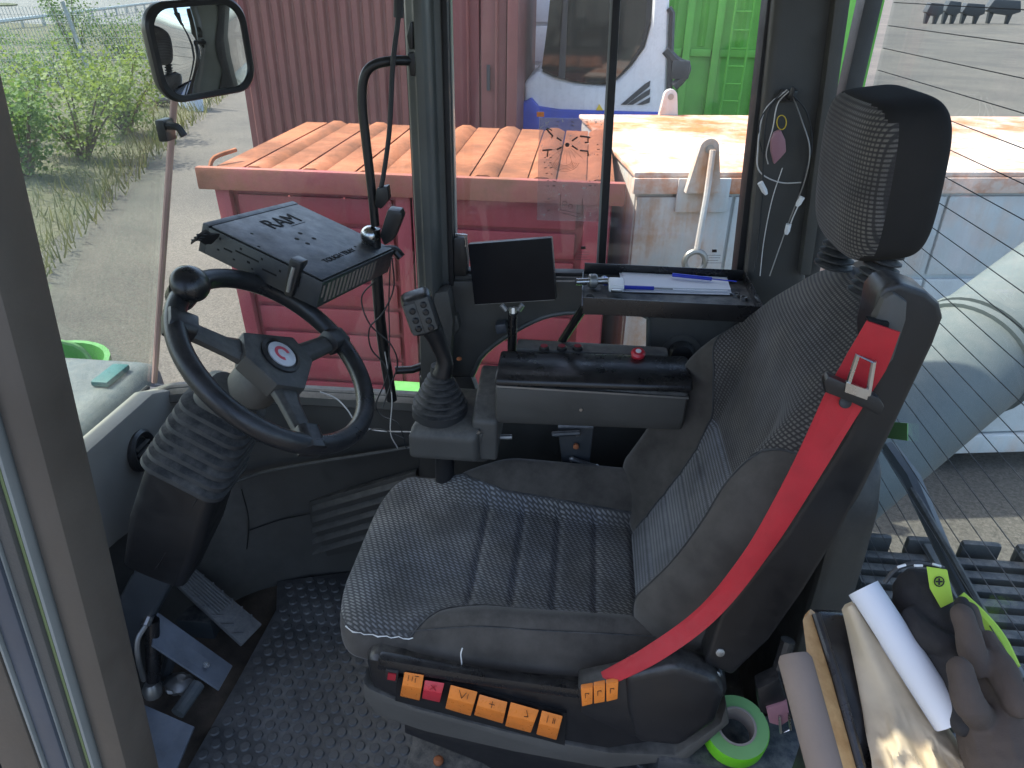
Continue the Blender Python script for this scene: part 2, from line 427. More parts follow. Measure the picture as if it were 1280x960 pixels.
# wire fence with leaning posts
f0, f1 = V((-21, 15.5, GZ)), V((-10.4, 19.6, GZ)); fl = (f1-f0).length; fd = (f1-f0)/fl
ft = thing('wire_fence', 'grey wire mesh fence with a leaning post behind the shrubs', 'fence', f0)
lean = V((-.28, -.1, 2.35))
fm = MB()
k = 0.0
while k < fl:
    p = f0+fd*k; fm.tube([p, p+lean], .008, 3, False); k += .075
for j in range(15):
    o = lean*(j/14); fm.tube([f0+o, f1+o], .005, 3, False)
stuff(fm.build('wire_mesh', 'galv', ft))
for q in (.18, .50, .80, 1.0):
    p = f0+fd*fl*q; bb = MB(); bb.tube([p-V((0, 0, .05)), p+lean*1.05], .045, 8); bb.build('post', 'galv', ft)
# guard rail by the road
a, c = P(0, 42, z=GZ), P(200, 10, z=GZ); gt = thing('guard_rail', 'low grey guard rail along the far road', 'guard rail', a)
dd = (c-a); bb = MB(); bb.tube([a+V((0, 0, .62)), c+V((0, 0, .62))], .12, 6); bb.build('rail', 'galv', gt)
for k in range(13): q = a+dd*(k/12); bb = MB(); bb.box(q+V((-.06, -.06, 0)), q+V((.06, .06, .6))); bb.build('post', 'galv', gt)

# ---------------------------------------------------------------- red skip with rusty lid
RX0, RX1, RY0, RY1, RT0 = -2.05, .215, 3.79, 5.25, .60
rc = thing('red_skip', 'crimson steel waste container with an orange rusty ribbed lid beside the cab', 'container', ((RX0+RX1)/2, 4.6, GZ))
bb = MB(); bb.prism([(RX0+.05, RY0+.06, RT0-.06), (RX1-.05, RY0+.06, RT0-.06), (RX1-.05, RY0+.06, GZ+.16), (RX0+.13, RY0+.06, GZ+.16)], (0, RY1-RY0-.1, 0)); bb.build('body', 'red_paint', rc)
def bay(x0, x1, pitch, first, lift):
    z = first
    while z > GZ+.25:
        z1 = max(GZ+.2, z-pitch)
        t0 = (RT0-z)/(RT0-GZ)*.08 if x0 < -1.5 else 0
        q = MB(); q.prism([(x0+t0, RY0+.058, z-.012), (x1, RY0+.058, z-.012), (x1, RY0+.058, z1+.012), (x0+t0, RY0+.058, z1+.012)], (0, -.022-lift, 0)); 
        q.build('slat', 'red_paint', rc, bevel=.009, seg=2); z = z1
bay(RX0+.16, -1.02, .165, RT0-.12, .004); bay(-.80, -.02, .165, RT0-.10, .004)
for x0, x1 in ((RX0+.055, RX0+.135), (-.99, -.91), (-.90, -.83), (.02, .155)):
    q = MB(); q.prism([(x0, RY0+.05, RT0-.06), (x1, RY0+.05, RT0-.06), (x1+(.07 if x0 < -1.9 else 0), RY0+.05, GZ+.16), (x0+(.07 if x0 < -1.9 else 0), RY0+.05, GZ+.16)], (0, -.05, 0)); q.build('stiffener', 'red_paint', rc, bevel=.008)
q = MB(); q.box((RX0-.02, RY0-.03, RT0-.10), (RX1+.01, RY0+.018, RT0+.020)); q.build('rim', 'red_rim', rc, bevel=.012)
# lid: wide sheets and raised ribs that run back
n_ = 7; wd = (RX1-RX0-.1)/n_
for k in range(n_):
    x0 = RX0+.06+k*wd; q = MB()
    q.prism([(x0+.004, RY0+.02, RT0+.002), (x0+wd*.50, RY0+.02, RT0+.002), (x0+wd*.50, RY0+.02, RT0+.010), (x0+.004, RY0+.02, RT0+.010)], (0, RY1-RY0, .006)); q.build('lid_sheet', 'roof_rust', rc)
    q = MB(); xa = x0+wd*.505
    q.prism([(xa, RY0+.02, RT0+.002), (xa+.05, RY0+.02, RT0+.026), (x0+wd-.05, RY0+.02, RT0+.026), (x0+wd-.002, RY0+.02, RT0+.002)], (0, RY1-RY0, .006)); q.build('lid_rib', 'roof_rust', rc, bevel=.008)
q = MB(); q.tube(curve([(RX0+.03, RY0+.04, RT0), (RX0+.05, RY0+.08, RT0+.05), (RX0+.12, RY0+.2, RT0+.07)], 4), .012, 6); q.build('hinge_hook', 'roof_rust', rc)
for x0 in (RX0+.4, RX1-.5):
    q = MB(); q.box((x0, RY0+.2, GZ), (x0+.12, RY1-.2, GZ+.16)); q.build('skid', 'red_rim', rc)

# ---------------------------------------------------------------- white container
WL, WR = V((.285, 4.12, 0)), V((4.6, 4.86, 0)); wx = (WR-WL).normalized(); wy = V((-wx.y, wx.x, 0)); WT, WB = .60, -1.33
wc = thing('white_container', 'pale grey-white steel waste container with rust-stained lid', 'container', (WL+WR)/2+V((0, 0, GZ)))
def wp(a, c, z): return WL+wx*a+wy*c+V((0, 0, z))
def wbox(name, a0, a1, c0, c1, z0, z1, m, bev=.01, taper=0):
    q = MB(); q.prism([wp(a0, c0, z0), wp(a1, c0, z0), wp(a1, c1, z0), wp(a0, c1, z0)], (0, 0, z1-z0)); return q.build(name, m, wc, bevel=bev)
wbox('body', .02, 4.36, .03, 2.0, WB, WT-.03, 'white_paint')
wbox('lid', 0, 4.38, .0, 2.03, WT-.028, WT, 'white_roof', .008)
wbox('lid_edge', 0, 4.38, -.012, .03, WT-.12, WT-.03, 'white_roof', .008)
for a0, a1 in ((.03, .58), (.60, 1.22), (1.24, 1.86), (1.88, 2.5), (2.52, 3.14), (3.16, 4.34)):
    wbox('side_panel', a0, a1, .006, .03, -.02, WT-.14, 'white_paint', .006)
    wbox('side_panel', a0, a1, -.006, .03, -.62, -.05, 'white_paint', .006)
    wbox('side_panel', a0, a1, .0, .03, -1.18, -.65, 'white_paint', .006)
wbox('bottom_rail', .02, 4.36, -.03, .03, WB-.01, WB+.13, 'white_paint', .008)
for a0 in (.5, 2.18, 3.9): wbox('foot', a0, a0+.11, .0, .25, GZ, WB-.012, 'white_paint', .01)
def lug(a0, c0, zb, zt, name='lifting_lug'):
    q = MB(); pts = []
    for k in range(9): t = rad(180*k/8); pts.append(wp(a0+.055*math.cos(t), c0, zt+.055*math.sin(t)))
    pts += [wp(a0-.10, c0, zb), wp(a0+.10, c0, zb)]; q.prism(pts, wy*.05); o = q.build(name, 'white_paint', wc, bevel=.006)
    h = MB(); h.lathe([(.024, 0), (.024, .004)], wp(a0, c0-.003, zt), wy*-1, 16); h.build('pin_hole', 'dull_steel', o); return o
wbox('lug_plate', .25, .55, -.022, .004, .38, .57, 'white_paint', .006)
lug(.38, -.075, .50, .74); lug(.72, 2.0, .45, .74)
q = MB(); q.tube([wp(.39, -.10, .74), wp(.385, -.12, .5), wp(.37, -.13, .19)], .017, 8); q.build('lifting_rod', 'white_paint', wc)
q = MB(); q.tube([wp(.365+.06*math.cos(t), -.14, .13+.06*math.sin(t)) for t in [k*math.pi/10 for k in range(20)]], .018, 8, closed=True); q.build('hook_ring', 'dull_steel', wc)

# ---------------------------------------------------------------- containers and digger farther back
mc = thing('maroon_container', 'dark red shipping container standing behind the crimson skip', 'container', (-1.8, 7.4, GZ))
q = MB(); q.box((-3.05, 6.66, GZ+.1), (-.62, 9.0, 1.72)); q.build('body', 'maroon', mc)
for k in range(20):
    x0 = -3.0+k*.098; 
    if x0 > -1.30: break
    q = MB(); q.prism([(x0, 6.66, GZ+.3), (x0+.02, 6.635, GZ+.3), (x0+.062, 6.635, GZ+.3), (x0+.082, 6.66, GZ+.3)], (0, 0, 2.9)); q.build('corrugation', 'maroon', mc)
for x0, x1 in ((-1.22, -.93), (-.915, -.70)):
    q = MB(); q.box((x0, 6.625, GZ+.2), (x1, 6.66, 1.68)); q.build('door', 'maroon', mc, bevel=.008)
q = MB(); q.box((-.69, 6.58, GZ+.1), (-.60, 6.70, 1.74)); q.build('corner_post', 'maroon', mc, bevel=.01)
q = MB(); q.box((-.862, 6.59, .70), (-.835, 6.625, .90)); q.build('lock_plate', 'hood_black', mc)
for x0 in (-1.02, -.78): q = MB(); q.tube([(x0, 6.60, GZ+.3), (x0, 6.60, 1.6)], .013, 8); q.build('lock_bar', 'maroon', mc)
pc = thing('pale_container', 'pale blue-grey panelled container between the maroon one and the digger', 'container', (-.2, 10, GZ))
q = MB(); q.box((-.95, 9.4, GZ), (.75, 11.2, 2.0)); q.build('body', 'pale_panel', pc)
for k in range(8):
    for x0 in (-.93, -.08): q = MB(); q.box((x0, 9.36, GZ+.1+k*.42), (x0+.8, 9.4, GZ+.48+k*.42)); q.build('panel', 'pale_panel', pc, bevel=.012)
gc = thing('green_container', 'tall bright green steel container with a ladder on its side', 'container', (2, 10.5, GZ))
q = MB(); q.box((.1, 9.55, GZ), (3.25, 12.0, 2.3)); q.build('body', 'green_paint', gc)
for k, x0 in enumerate((.30, .70, 1.08, 1.42, 1.95, 2.45, 2.85, 3.12)):
    q = MB(); q.box((x0, 9.47, GZ), (x0+.085, 9.552, 2.28)); q.build('stiffener', 'green_paint', gc, bevel=.008)
for x0, x1 in ((.39, .69), (.79, 1.07), (1.17, 1.41), (1.51, 1.94), (2.04, 2.44), (2.54, 2.84), (2.94, 3.11)):
    q = MB(); q.box((x0, 9.50, .79), (x1, 9.553, .87)); q.build('cross_rib', 'green_paint', gc, bevel=.006)
    xm = (x0+x1)/2; q = MB(); q.prism([(xm-.05, 9.553, .9), (xm, 9.51, .9), (xm+.05, 9.553, .9)], (0, 0, 1.35)); q.build('pressed_rib', 'green_paint', gc)
for x0 in (1.60, 1.80): q = MB(); q.tube([(x0, 9.40, GZ+.2), (x0, 9.40, 2.2)], .014, 8); q.build('ladder_rail', 'green_paint', gc)
for k in range(17): q = MB(); q.tube([(1.60, 9.40, GZ+.3+k*.19), (1.80, 9.40, GZ+.3+k*.19)], .011, 6); q.build('ladder_rung', 'green_paint', gc)
# white mini digger: outlines on its own side plane, real width behind
ex = thing('mini_digger', 'white and blue compact digger parked behind the crimson skip', 'digger', (.1, 8.2, GZ)); EY = 7.6
q = MB(); q.px([(655, 104), (672, 88), (690, 96), (720, 104), (758, 108), (772, 100), (790, 82), (806, 60), (814, 30), (818, -25), (838, -25), (832, 150), (655, 150)], 1.25, y=EY); q.build('hull', 'exc_white', ex, bevel=.05, seg=3)
q = MB(); q.px([(651, 124), (668, 132), (700, 137), (842, 141), (842, 300), (651, 300)], 1.35, y=EY-.03); q.build('skirt', 'exc_blue', ex, bevel=.03)
q = MB(); q.px([(651, 130), (664, 122), (674, 134), (674, 162), (651, 166)], .2, y=EY-.06); q.build('step', 'exc_blue', ex, bevel=.02)
q = MB(); q.px([(678, 90), (683, 40), (692, -25), (818, -25), (814, 22), (805, 58), (788, 82), (768, 102), (735, 104), (700, 100)], .9, y=EY+.06); q.build('cab_interior', 'hood_black', ex)
q = MB(); q.px([(705, 62), (710, 20), (740, 15), (752, 25), (750, 64)], .3, y=EY-.005); q.build('operator_seat', 'rubber', ex, bevel=.04)
q = MB(); q.px([(677, 86), (684, 34), (690, -25), (704, -25), (700, 50), (698, 96)], .015, y=EY-.03); q.build('window', 'dark_glass', ex)
q = MB(); q.px([(706, 99), (708, 50), (712, -25), (770, -25), (766, 102), (735, 104)], .015, y=EY-.03); q.build('window', 'dark_glass', ex)
q = MB(); q.px([(770, 98), (775, -25), (810, -25), (807, 30), (800, 58), (786, 80)], .015, y=EY-.03); q.build('window', 'dark_glass', ex)
q = MB(); q.px([(698, 97), (701, 50), (706, -25), (711, -25), (706, 99)], .05, y=EY-.06); q.build('cab_post', 'hood_black', ex)
for a_, c_ in ((0, 0), (8, 12), (20, 24)):
    q = MB(); q.px([(776+a_, 131), (783+a_, 131), (812, 108+c_*.85), (813, 101+c_*.85), (806, 105+c_*.85)], .02, y=EY-.014); q.build('vent_slot', 'hood_black', ex)
q = MB(); q.px([(745, 138), (749, 130), (754, 138)], .01, y=EY-.012); q.build('warning_sign', 'yellow', ex)
q = MB(); q.tube([P(836, 10, y=EY), P(840, 16, y=EY), P(836, 130, y=EY)], .03, 6); q.build('grab_rail', 'hood_black', ex)
q = MB(); q.tube(curve([P(832, 62, y=EY), P(845, 76, y=EY), P(858, 84, y=EY), P(852, 98, y=EY), P(842, 108, y=EY)], 5), .045, 7); q.build('hydraulic_hose', 'hood_black', ex)
q = MB(); q.box(P(845, 90, y=EY)-V((.05, .05, .06)), P(856, 78, y=EY)+V((.05, .05, .02))); q.build('hose_coupling', 'hood_black', ex, bevel=.02)
for x0 in (-.6,):
    q = MB(); q.box((x0, EY+.05, GZ), (x0+1.5, EY+.4, GZ+.5)); q.build('track', 'rubber', ex, bevel=.15, seg=4)
    q = MB(); q.box((x0, EY+.9, GZ), (x0+1.5, EY+1.25, GZ+.5)); q.build('track', 'rubber', ex, bevel=.15, seg=4)
# far side of the yard: parked machinery seen over the rear
for i, (px, w_, h_, lab) in enumerate(((1165, 1.7, 2.0, 'leftmost dark attachment standing far across the yard'), (1187, 1.6, 2.2, 'dark two-pronged attachment second from the left across the yard'), (1213, 2.4, 2.0, 'broad dark block across the yard behind the headrest side'), (1250, 3.6, 2.4, 'largest dark machine part at the right across the yard'))):
    p = P(px, 30, z=GZ); t = thing('digger_attachment', lab, 'attachment', p, 'attachments parked across the yard')
    q = MB(); q.prism([p+V((-w_/2, 0, h_*.55)), p+V((-w_*.35, 0, h_)), p+V((w_*.4, 0, h_*.95)), p+V((w_/2, 0, h_*.5)), p+V((w_*.2, 0, h_*.35)), p+V((-w_*.25, 0, h_*.42))], (0, 1.2, 0)); q.build('body', 'hood_black', t, bevel=.08)
    for s_ in (-.3, .25):
        q = MB(); q.prism([p+V((s_*w_-.25, .3, h_*.5)), p+V((s_*w_+.3, .3, h_*.5)), p+V((s_*w_+.12, .3, 0)), p+V((s_*w_-.15, .3, 0))], (0, .5, 0)); q.build('tine', 'hood_black', t, bevel=.04)

# ---------------------------------------------------------------- the machine that carries the cab
mg = thing('machine_deck', 'bright green steel deck of the machine just outside the right window', 'machine', (-.2, 1.85, -.2))
q = MB(); q.box((-.56, 1.70, -.3), (.62, 2.05, .30)); q.build('deck', 'machine_green', mg, bevel=.02)
q = MB(); q.box((-.55, 1.72, .302), (-.30, 1.9, .44)); q.build('cover', 'machine_green', mg, bevel=.02)
tb = thing('grey_tube', 'thick grey metal tube with a clamp ring slanting up behind the rear window', 'tube', P(1100, 590, d=1.95))
a0, a1 = P(1085, 545, d=1.9), P(1420, 282, d=2.3)
q = MB(); q.tube([a0-(a1-a0).normalized()*.45, a1], .165, 40); q.build('tube', 'tube_grey', tb)
am = a0.lerp(a1, .33); ad = (a1-a0).normalized()
for s_ in (0, .035): q = MB(); q.lathe([(.164, -.012), (.176, -.010), (.176, .010), (.164, .012)], am+ad*s_, ad, 40); q.build('clamp_ring', 'tube_grey', tb)
hd = thing('engine_hood', 'black ribbed engine hood outside below the rear window', 'hood', (1.1, 1.3, .1))
q = MB(); q.box((.66, .75, -.2), (1.6, 1.44, .30)); q.build('hood_body', 'hood_black', hd, bevel=.02)
for k in range(14):
    y0 = .80+k*.044; q = MB(); q.box((.68, y0, .302), (1.58, y0+.026, .335)); q.build('rib', 'hood_black', hd, bevel=.006)
for x0 in (.86, 1.08, 1.34): q = MB(); q.box((x0, .78, .336), (x0+.05, 1.43, .352)); q.build('strap_bar', 'machine_grey', hd, bevel=.004)
for k in range(7): q = MB(); q.box((.70+k*.125, 1.415, .301), (.79+k*.125, 1.435, .36)); q.build('lug', 'hood_black', hd, bevel=.012)
wa = thing('wiper_arm', 'dark blue-grey wiper arm slanting across the rear window outside', 'wiper', P(1125, 570, x=.60))
q = MB(); q.tube([P(1112, 560, x=.60), P(1140, 600, x=.60), P(1180, 690, x=.60), P(1235, 800, x=.60)], [.014, .016, .012, .009], 8); q.build('arm', 'trim_blue', wa)
q = MB(); q.tube([P(1140, 612, x=.59), P(1195, 705, x=.59), P(1275, 850, x=.59)], .006, 8); q.build('blade', 'rubber', wa)
# tubs outside in front of the windscreen
t = thing('water_tank', 'blue-grey plastic tank outside below the windscreen', 'tank', (-2.0, 2.6, GZ))
q = MB(); q.box((-2.6, 2.25, GZ), (-1.95, 2.95, -.10)); q.build('tank', 'machine_grey', t, bevel=.12, seg=4)
q = MB(); q.lathe([(.07, 0), (.07, .05), (.05, .06)], (-2.25, 2.5, -.10), (0, 0, 1), 16); q.build('cap', 'hood_black', t)
q = MB(); q.box((-2.12, 2.62, -.098), (-2.04, 2.80, -.07)); q.build('clamp', 'teal', t, bevel=.01)
t = thing('green_tub', 'green plastic tub with a wire handle beyond the blue-grey tank', 'tub', (-2.9, 3.35, GZ))
q = MB(); q.lathe([(.24, 0), (.29, .8), (.30, 1.05), (.32, 1.05), (.32, 1.11), (.29, 1.11), (.27, .95), (.20, .1)], (-2.9, 3.3, GZ+.0), (0, 0, 1), 28); q.build('tub', 'machine_green', t)
q = MB(); q.tube(curve([(-3.2, 3.3, GZ+1.09), (-3.0, 3.2, GZ+1.3), (-2.7, 3.3, GZ+1.25), (-2.6, 3.3, GZ+1.09)], 5), .012, 6); q.build('wire_handle', 'lime_edge', t)
for i, (px, py) in enumerate(((235, 135), (245, 138))):
    p = P(px, py, z=GZ); q = MB(); q.lathe([(.22, 0), (.2, .7), (.12, 1.0), (.05, 1.05)], p, (0, 0, 1), 12)
    tag(q.build('gas_bottle', 'pale_panel', loc=p), ('left' if i == 0 else 'right')+' one of two pale gas bottles standing far back in the yard', 'gas bottle', 'gas bottles in the yard')
# ================================================================ THE CAB
cab = thing('machine_cab', 'open cab of a green work machine with dark grey panels and large windows', 'cab', (-.2, 1.0, 0))
def part(name, m, bev=0, parent=None, seg=2):
    def go(q, **k): return q.build(name, m, parent or cab, bevel=bev, seg=seg, **k)
    return go
q = MB(); q.box((-1.08, .44, -.06), (.60, 1.60, -.004)); part('floor', 'floor_dirt')(q)
# low front and side wall: rounded at the floor, squarer at the rim
BOT = [(-.985, .45), (-.985, .95), (-.965, 1.22), (-.90, 1.36), (-.80, 1.445), (-.60, 1.515), (-.3, 1.53), (.58, 1.53)]
TOP = [(-1.055, .45), (-1.055, 1.0), (-1.055, 1.32), (-1.03, 1.46), (-.95, 1.515), (-.70, 1.53), (-.3, 1.535), (.58, 1.535)]
def lvl(t, z, off=0.0):
    pts = curve([(a[0]+(c[0]-a[0])*t, a[1]+(c[1]-a[1])*t, z) for a, c in zip(BOT, TOP)], 5)
    out = []
    for i, p in enumerate(pts):
        d = pts[min(i+1, len(pts)-1)]-pts[max(i-1, 0)]; d.normalize(); out.append(p+V((-d.y, d.x, 0))*off)
    return out
q = MB(); secs = []
for z, t, o in ((-.003, 0, 0), (.12, .1, .004), (.30, .42, .0), (.44, .72, .0), (.455, .75, -.010), (.53, .93, -.012), (.57, 1, -.012), (.575, 1, 0)):
    secs.append(lvl(t, z, o)+lvl(t, z, .05)[::-1])
q.loft(secs); part('lower_wall', 'panel_dark')(q)
q = MB(); rp = lvl(1, .585, .012); q.loft([[p+V((0, 0, a))+V((0, 0, 0)) for p in rp]+[p+V((0, 0, a)) for p in lvl(1, .585, -.034+k)][::-1] for a, k in ((-.016, .006), (-.008, -.004), (.012, -.002), (.020, .012))]); part('dash_rim', 'panel')(q)
q = MB(); q.tube(lvl(1, .600, -.012)[10:], .010, 8); part('dash_bead', 'panel')(q)
# pale front panel with round air vent
fp = [(-60, 700), (60, 605), (112, 562), (192, 491), (232, 484), (228, 596), (196, 640), (150, 676), (20, 790)]
q = MB(); q.px(fp, -.05, x=-.985); front = part('front_panel', 'panel_light', .012)(q)
vc = P(176, 563, x=-.984); vent = thing  # placeholder name reused below
q = MB(); q.lathe([(.050, -.01), (.050, .008), (.043, .014), (.034, .010), (.031, -.004), (.031, -.01)], vc, (1, .05, .1), 36, cap=False); vr = part('air_vent', 'black_plastic', 0, front)(q)
q = MB(); q.lathe([(.0305, .0), (.0305, .002)], vc+V((.001, 0, 0)), (1, .05, .1), 32); part('vent_recess', 'hole', 0, front)(q)
for k in (-.014, 0, .014): q = MB(); q.box(vc+V((.002, -.026, k-.001)), vc+V((.012, .026, k+.0015))); part('vent_slat', 'panel_dark', 0, front)(q)
# seams, ridge and louvres of the lower wall
def wy_(px, py, y): return P(px, py, y=y)
q = MB(); q.tube(curve([P(285, 606, y=1.44), P(330, 590, y=1.475), P(400, 577, y=1.503), P(470, 566, y=1.507), P(530, 556, y=1.508)], 4), .005, 8); part('wall_ridge', 'panel')(q)
q = MB(); q.tube(curve([P(302, 612, y=1.445), P(311, 650, y=1.445), P(308, 690, y=1.44), P(300, 730, y=1.42)], 4), .0016, 6); part('wall_seam', 'seal')(q)
q = MB(); q.tube(curve([P(312, 663, y=1.455), P(350, 650, y=1.485), P(388, 642, y=1.497)], 4), .0016, 6); part('wall_seam', 'seal')(q)
q = MB(); q.px([(386, 628), (520, 590), (520, 672), (390, 700)], .02, y=1.508); lv = part('louvre_frame', 'panel_dark', .004)(q)
for k in range(5):
    y0 = 632+k*13.5
    q = MB(); q.prism([P(390, y0, y=1.507), P(516, y0-36, y=1.507), P(516, y0-28, y=1.496), P(390, y0+8, y=1.496)], (0, .006, -.004)); part('louvre_slat', 'panel', .002, lv)(q)
# low side panel behind the post with its own small window
def ypan(name, pp, m, th=.035, y=1.522, bev=.004): q = MB(); q.px(pp, th, y=y); return part(name, m, bev)(q)
ypan('side_panel', [(524, 352), (952, 352), (952, 394), (812, 396), (800, 391), (706, 390), (655, 407), (606, 440), (590, 470), (524, 470)], 'panel')
ypan('side_panel', [(813, 397), (952, 395), (975, 640), (813, 640)], 'panel_dark')
ypan('side_panel', [(524, 471), (589, 471), (600, 500), (640, 507), (812, 507), (812, 600), (524, 600)], 'panel_dark')
q = MB(); q.tube(curve([P(590, 470, y=1.524), P(607, 440, y=1.524), P(656, 407, y=1.524), P(706, 391, y=1.524), P(800, 392, y=1.524)], 4)+[P(811, 398, y=1.524), P(810, 450, y=1.524), P(806, 506, y=1.524)], .006, 8); part('small_window_seal', 'post_grey')(q)
q = MB(); q.px([(586, 385), (815, 385), (815, 510), (586, 510)], .005, y=1.566); part('small_window', 'glass')(q)
q = MB(); q.lathe([(.030, 0), (.030, .012), (.024, .022), (.010, .026)], P(851, 440, y=1.520), (0, -1, 0), 24); part('vent_knob', 'black_plastic')(q)
q = MB(); q.lathe([(.044, 0), (.044, .004)], P(851, 440, y=1.521), (0, -1, 0), 28); part('knob_plate', 'panel')(q)
q = MB(); q.px([(545, 388), (560, 384), (574, 388), (578, 404), (570, 416), (548, 414)], -.03, y=1.521); part('latch_cover', 'panel', .01)(q)
q = MB(); q.px([(620, 400), (634, 398), (636, 410), (622, 412)], -.03, y=1.521); part('sensor', 'trim_blue', .006)(q)
# sill and frames of the big right window
ypan('window_sill', [(562, 338), (952, 346), (952, 356), (562, 350)], 'seal', .03, 1.545)
ypan('window_frame', [(556, 343), (952, 353), (952, 364), (556, 358)], 'panel_dark', .06, 1.535)
q = MB(); q.px([(771, -90), (781, -90), (756, 346), (747, 346)], .02, y=1.585); part('window_divider', 'seal', .003)(q)
q = MB(); q.px([(768, -90), (771, -90), (747, 346), (744.5, 346)], .012, y=1.59); part('divider_trim', 'trim_pale')(q)
q = MB(); q.px([(555, -90), (990, -90), (934, 352), (560, 350)], .005, y=1.606); part('side_window', 'glass')(q)
# right post between the two side windows
def post(name, pt, pb, m, y, th, bev=.004):
    q = MB(); q.px([(pt[0], -110), (pt[1], -110), (pb[1], 380), (pb[0], 380)], th, y=y); return part(name, m, bev)(q)
q = MB(); x0, x1 = -.352, -.272
q.loft([[(x0, 1.60, z), (x0, 1.50, z), (x0+.006, 1.485, z), (x0+.020, 1.478, z), (x0+.024, 1.47, z), (x0+.040, 1.468, z), (x0+.048, 1.48, z), (x0+.052, 1.52, z), (x1-.014, 1.525, z), (x1-.012, 1.60, z)] for z in (.845, 1.74)]); part('window_post', 'post_grey', .003)(q)
q = MB(); q.box((x1-.0135, 1.52, .90), (x1-.002, 1.585, 1.74)); part('window_seal', 'seal', .003)(q)
q = MB(); q.box((x1-.0015, 1.545, .92), (x1+.001, 1.565, 1.74)); part('glass_edge', 'trim_pale')(q)
q = MB(); q.box((x0-.010, 1.535, .56), (x0-.001, 1.575, 1.74)); part('window_seal', 'seal', .003)(q)
q = MB(); q.px([(528, 360), (566, 352), (572, 392), (566, 470), (530, 470)], -.05, y=1.52); part('post_foot', 'panel', .015)(q)
q = MB(); q.px([(569, 291), (584, 290), (588, 318), (586, 340), (568, 340)], -.035, y=1.56); wl = part('window_latch', 'black_plastic', .008)(q)
q = MB(); q.tube([P(569, 293, y=1.52), P(583, 294, y=1.52), P(582, 308, y=1.52)], .003, 8); part('latch_trim', 'steel', 0, wl)(q)
# front-right fixed glass, raked windscreen and the joint between them
RK = lambda z: -1.072+(z-.593)*.2966
q = MB(); q.prism([(RK(.57), 1.556, .57), (x0-.002, 1.556, .57), (x0-.002, 1.556, 1.74), (RK(1.74), 1.556, 1.74)], (0, .005, 0)); part('side_window', 'glass')(q)
q = MB(); q.prism([(RK(.57)-.006, .46, .57), (RK(.57)-.006, 1.548, .57), (RK(1.74)-.006, 1.548, 1.74), (RK(1.74)-.006, .46, 1.74)], (-.005, 0, 0)); part('windscreen', 'glass_front')(q)
q = MB(); q.tube([(RK(.58), 1.553, .58), (RK(1.74), 1.553, 1.74)], .0075, 8); part('glass_joint', 'salmon')(q)
q = MB(); q.box((-1.10, .44, .545), (-1.052, 1.56, .562)); part('windscreen_seal', 'seal', .004)(q)
q = MB(); q.tube([P(109, 552, z=.60), P(185, 484, z=.60)], .006, 8); part('windscreen_gasket', 'seal')(q)
ct = RK(1.215); jc = V((ct+.004, 1.535, 1.215))
q = MB(); q.box(jc+V((-.012, -.03, -.018)), jc+V((.008, .01, .026))); gcl = part('glass_clip', 'black_plastic', .004)(q)
q = MB(); q.tube(curve([jc+V((.0, -.02, .014)), jc+V((.03, -.02, .012)), jc+V((.042, -.02, -.006))], 4), .008, 8); part('clip_hook', 'black_plastic', 0, gcl)(q)
# rear right pillar
q = MB(); q.px([(979, -110), (1072, -110), (1008, 345), (1012, 420), (925, 420), (932, 345)], .09, y=1.50); part('rear_pillar', 'panel_dark', .018, seg=4)(q)
q = MB(); q.px([(972, -110), (985, -110), (932, 352), (919, 352)], .06, y=1.53); part('window_seal', 'seal', .004)(q)
q = MB(); q.px([(986, -110), (991, -110), (939, 352), (934, 352)], .03, y=1.515); part('seal_lip', 'black_gloss', .002)(q)
q = MB(); q.px([(1058, -110), (1080, -110), (1014, 345), (1000, 345)], .05, y=1.475); part('pillar_trim', 'panel', .006)(q)
q = MB(); q.box((.49, 1.545, 0), (.525, 1.60, 1.74)); part('rear_corner_post', 'panel_dark', .01)(q)
# rear glass with heater wires
RGX = .535
q = MB(); q.box((RGX, .44, .16), (RGX+.005, 1.53, 1.74)); rg = part('rear_window', 'glass_rear')(q)
q = MB(); q.tube([(RGX-.001, .45, 0), (RGX-.001, 1.52, 0)], .0007, 5); hw = None
for k in range(32):
    z = .52+k*.037
    if hw is None:
        for v in q.bm.verts: v.co.z += z
        hw = q.build('heater_wire', 'rubber', rg); 
    else: inst('heater_wire', hw, rg, (0, 0, k*.037))
q = MB(); q.px([(1090, 525), (1134, 529), (1134, 551), (1090, 545)], .0015, x=RGX-.004); part('green_sticker', 'lime_edge', 0, rg)(q)
q = MB(); q.box((.525, .44, .03), (.56, 1.50, .17)); part('rear_sill', 'panel_dark', .006)(q)
# box below the rear window
q = MB(); q.prism([(.46, .985, z_) if False else (.455, y_, z_) for y_, z_ in ((1.44, .02), (1.44, .86), (1.10, .84), (1.04, .80), (1.01, .74), (1.0, .60), (1.0, .02))], (.075, 0, 0)); part('rear_box', 'panel_dark', .02, seg=4)(q)
# left front pillar (next to the camera): pillar, seals and trim of the door opening
PT, PB = P(0, 84, y=.466), P(199, 958, y=.466); PD = (PT-PB)/(PT.z-PB.z)
def pil(name, m, d0, d1, y0, y1, bev=.003):
    A = PB+PD*(0-PB.z); Z = PB+PD*(1.74-PB.z); q = MB()
    s_ = [(d0, y0), (d1, y0), (d1, y1), (d0, y1)]
    q.loft([[V((e.x+a, c_, e.z)) for a, c_ in s_] for e in (A, Z)]); return part(name, m, bev)(q)
pil('door_pillar', 'pillar_brown', -.0300, 0, .42, .47, .010)
pil('door_seal', 'trim_pale', -.0340, -.0305, .414, .45, .001)
pil('door_seal', 'reflection_green', -.0375, -.0343, .414, .45, .001)  # green reflection beside the pillar, put in as a coloured strip
pil('door_seal', 'panel', -.050, -.0378, .410, .45, .003)
pil('door_seal', 'trim_pale', -.0522, -.0505, .408, .45, .0005)
